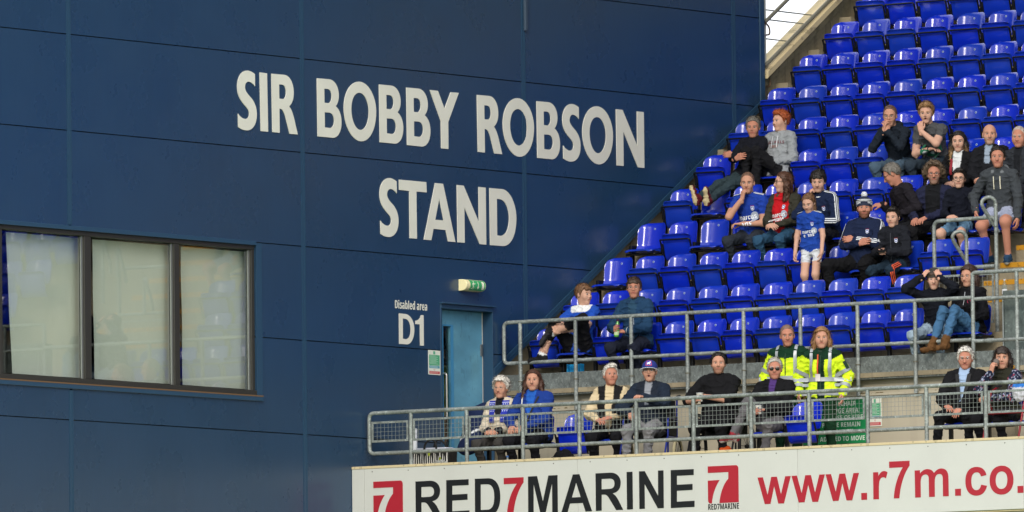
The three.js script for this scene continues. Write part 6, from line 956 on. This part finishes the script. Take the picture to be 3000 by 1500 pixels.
{ // patterned shopping bag with a carrier in front of it
  const b = thing('shopping_bag', 'black and white patterned shopping bag standing by the guard rail', 'bag', null, [onZ(1275, 1330, -1.75).x, FLOOR, -1.75]);
  const t = canvasTex(256, 128, x => { x.fillStyle = '#1d1c1b'; x.fillRect(0, 0, 256, 128); x.fillStyle = '#e9e7df'; for (let i = 0; i < 16; i++) { x.beginPath(); x.ellipse(10 + i * 16, 50 + (i * 7 % 20), 3.2, 26, .1 * Math.sin(i * 3), 0, 7); x.fill(); x.beginPath(); x.ellipse(10 + i * 16, 104 + (i * 5 % 9), 3, 15, 0, 0, 7); x.fill(); } x.fillStyle = '#9fae2e'; for (const [a, c] of [[20, 20], [120, 30], [200, 60], [240, 20]]) { x.beginPath(); x.ellipse(a, c, 10, 13, .3, 0, 7); x.fill(); } });
  const g = sdfMesh((x, y, z) => { const w = .235 + .03 * (y / .36), q = [Math.abs(x) - w + .03, Math.abs(y - .18) - .18 + .03, Math.abs(z) - .10 + .03]; return Math.hypot(Math.max(q[0], 0), Math.max(q[1], 0), Math.max(q[2], 0)) + Math.min(Math.max(...q), 0) - .03 + .008 * nz(x * 14, y * 14, z * 14); }, [-.31, -.02, -.16], [.31, .42, .16], .014, () => [1, 1, 1]); metreUV(g, 0, 1, 2.0, .5, .1);
  mesh('bag_body', g, std(0xffffff, .6, 0, { map: t }), b); mesh('lining', rbox(-.22, .22, .345, .385, -.09, .09, .02), mc(0xb9bcc6), b);
  for (const q of [1, -1]) mesh('handle', tube([[-.09, .35, q * .1], [-.07, .44, q * .09], [0, .48, q * .07], [.07, .44, q * .09], [.09, .35, q * .1]], .012, 20, 6), mc(0x151515), b);
  const c = mesh('plastic_bag', (() => { const e = sdfMesh((x, y, z) => ell(x, y - .11, z, .13, .12, .09) + .02 * nz(x * 22, y * 22, z * 22) + .012 * nz(x * 50, y * 50, z * 50), [-.17, -.02, -.13], [.17, .28, .13], .011, () => [1, 1, 1]); e.translate(onZ(1290, 1350, -1.55).x, FLOOR, -1.55); return e; })(), new THREE.MeshPhysicalMaterial({ color: 0xb9bab4, roughness: .25, transmission: .35, thickness: 0 })); tag(c, 'crumpled clear plastic bag in front of the patterned shopping bag', 'bag');
  const r = mesh('paper_roll', (() => { const x = onZ(1215, 1290, -1.7).x; return mg([rod([x - .01, FLOOR + .01, -1.7], [x - .02, FLOOR + .62, -1.72], .036, 18)]); })(), mc(0xd2d5da)); tag(r, 'tall white roll of paper standing behind the mesh panel', 'roll');
}
{ // dark coat hung over the seat end beside the scarf wearer
  const x = .62, z = -2.5, c = mesh('draped_coat', sdfMesh((a, y, q) => { let d = cap(a, y, q, [-.0, .80, -.05], [-.06, .42, .06], .09, .10); d = smin(d, cap(a, y, q, [.1, .85, -.1], [.05, .5, .0], .1, .12), .1); return d + .015 * nz(a * 9, y * 9, q * 9); }, [-.32, .1, -.3], [.3, 1.05, .32], .016, (a, y, q) => Math.abs(y - .56 - a * .5) < .012 && q > .05 ? WHITE : lin(0x182444)), bodyM); c.position.set(x, FLOOR, z); tag(c, 'navy coat with a white stripe draped beside the scarf wearer', 'coat');
}
function blob(name, label, cat, x, z, sx, sy, sz, c, base = FLOOR) { const o = mesh(name, sdfMesh((a, y, q) => ell(a, y - sy * .8, q, sx, sy, sz) + .25 * sy * nz(a * 12 + x, y * 12, q * 12), [-sx * 1.4, -.02, -sz * 1.4], [sx * 1.4, sy * 2.3, sz * 1.4], Math.max(.008, sx / 14), () => c), bodyM); o.position.set(x, base, z); return tag(o, label, cat); }
blob('rucksack', 'black rucksack on the platform beside the folded blue seat', 'bag', onZ(1650, 1320, -2.0).x, -2.0, .17, .17, .12, lin(0x121214));
blob('rucksack', 'orange bag hanging by the black wheelchair', 'bag', onZ(2125, 1290, -2.1).x, -2.1, .1, .15, .09, lin(0xc9501e));
blob('folded_jacket', 'dark jacket bundled on the terrace edge above the beam', 'jacket', onZ(1590, 1085, -4.15).x, -4.15, .14, .07, .08, lin(0x1a1a1e), rowFloor(0));
blob('folded_jacket', 'purple garment lying on the terrace beside the cabinet', 'jacket', onZ(2888, 1035, -4.15).x, -4.15, .13, .09, .08, lin(0x1f1a2c), rowFloor(0));
{
  const d = thing('blue_tray', 'bright blue plastic dustpan on the terrace behind the pipe railing', 'dustpan', null, [onZ(1688, 1078, -4.12).x, rowFloor(0) + .13, -4.12]);
  const m = std(0x1583b8, .4); mesh('pan', rbox(-.1, .1, 0, .16, -.02, .0, .01), m, d); mesh('side', rbox(-.105, -.09, 0, .16, -.02, .05, .004), m, d); mesh('side', rbox(.09, .105, 0, .16, -.02, .05, .004), m, d); mesh('support', rbox(-.02, .02, -.13, .0, -.02, .0, .004), m, d);
  const b = thing('water_bottle', 'clear plastic water bottle standing near the guard rail', 'bottle', null, [onZ(1487, 1350, -1.5).x, FLOOR, -1.5]);
  const pf = [[0, .002], [.032, .002], [.034, .02], [.034, .15], [.03, .18], [.014, .205], [.013, .22]].map(p => new THREE.Vector2(...p)); mesh('bottle_body', new THREE.LatheGeometry(pf, 18), new THREE.MeshPhysicalMaterial({ color: 0xe8f2f6, transmission: .9, roughness: .06, thickness: 0, ior: 1.35 }), b); const k = new THREE.CylinderGeometry(.016, .016, .02, 12); k.translate(0, .228, 0); mesh('cap', k, mc(0x2c5c9a), b);
  const gX = XG + .35, gy = rowFloor(3) - .0; const b2 = thing('water_bottle', 'clear water bottle standing on the yellow edged steps', 'bottle', null, [6.02, rowFloor(2), rowZ(2) + .25]);
  mesh('bottle_body', new THREE.LatheGeometry(pf, 18), new THREE.MeshPhysicalMaterial({ color: 0xe8f2f6, transmission: .9, roughness: .06, thickness: 0, ior: 1.35 }), b2); const k2 = k.clone(); mesh('cap', k2, mc(0xc9ccd0), b2); const l2 = new THREE.CylinderGeometry(.0348, .0348, .06, 18, 1, true); l2.translate(0, .09, 0); mesh('label', l2, mc(0xd9dde2), b2);
}
{ // walking frame with red tubes, a carrier hung over it
  const x = onZ(2962, 1240, -2.2).x, w = thing('walking_frame', 'red tubular walking frame beside the woman in floral sleeves', 'walker', null, [x, FLOOR, -2.2]), m = std(0x7d1420, .35, .3), bk = std(0x121214, .7);
  for (const q of [-1, 1]) { mesh('leg', bentTube([[q * .24, .1, .25], [q * .24, .75, .05], [q * .24, .82, -.12]], .013, .06, 8), m, w); mesh('leg', rod([q * .24, .08, -.28], [q * .24, .62, .08], .012, 8), m, w); mesh('grip', rod([q * .24, .815, -.06], [q * .24, .835, -.17], .018, 8), bk, w); for (const z of [.25, -.28]) { const t = new THREE.TorusGeometry(.065, .018, 8, 20); t.rotateY(Math.PI / 2); t.translate(q * .24, .083, z); mesh('wheel', t, bk, w); } }
  mesh('cross_bar', rod([-.24, .5, .1], [.24, .5, .1], .011, 8), m, w); mesh('seat', rbox(-.2, .2, .52, .55, -.15, .1, .01), bk, w);
  const b = mesh('carrier_bag', sdfMesh((a, y, q) => ell(a, y - .2, q, .16, .2, .09) + .03 * nz(a * 12, y * 12, q * 12), [-.24, -.02, -.15], [.24, .46, .15], .016, (a, y) => y > .26 ? lin(0x2c69b4) : lin(0xc2c4cc)), bodyM); b.scale.setScalar(.62); b.position.set(x + .2, FLOOR + .62, -2.08); tag(b, 'pale carrier bag with blue top hanging on the red walking frame', 'bag');
}
{ // moss and crumbs caught along the ledge under the beam
  const gs = []; for (let i = 0; i < 420; i++) { const x = .1 + rnd() * 9.5, cl = nz(x * 1.3, 4, 2); if (cl < -.05) continue; const r = .004 + rnd() * .011, g = new THREE.IcosahedronGeometry(r, 0); g.scale(1.6, .7, 1); g.translate(x, G - 3.973 + r * .3, -4.0 - rnd() * .06); gs.push(g); }
  const o = mesh('ledge_debris', gs, std(0x5d4f2c, .95)); o.userData.kind = 'stuff'; tag(o, 'brown moss and crumbs along the ledge under the beam', 'moss');
}
renderer.render(scene, camera);
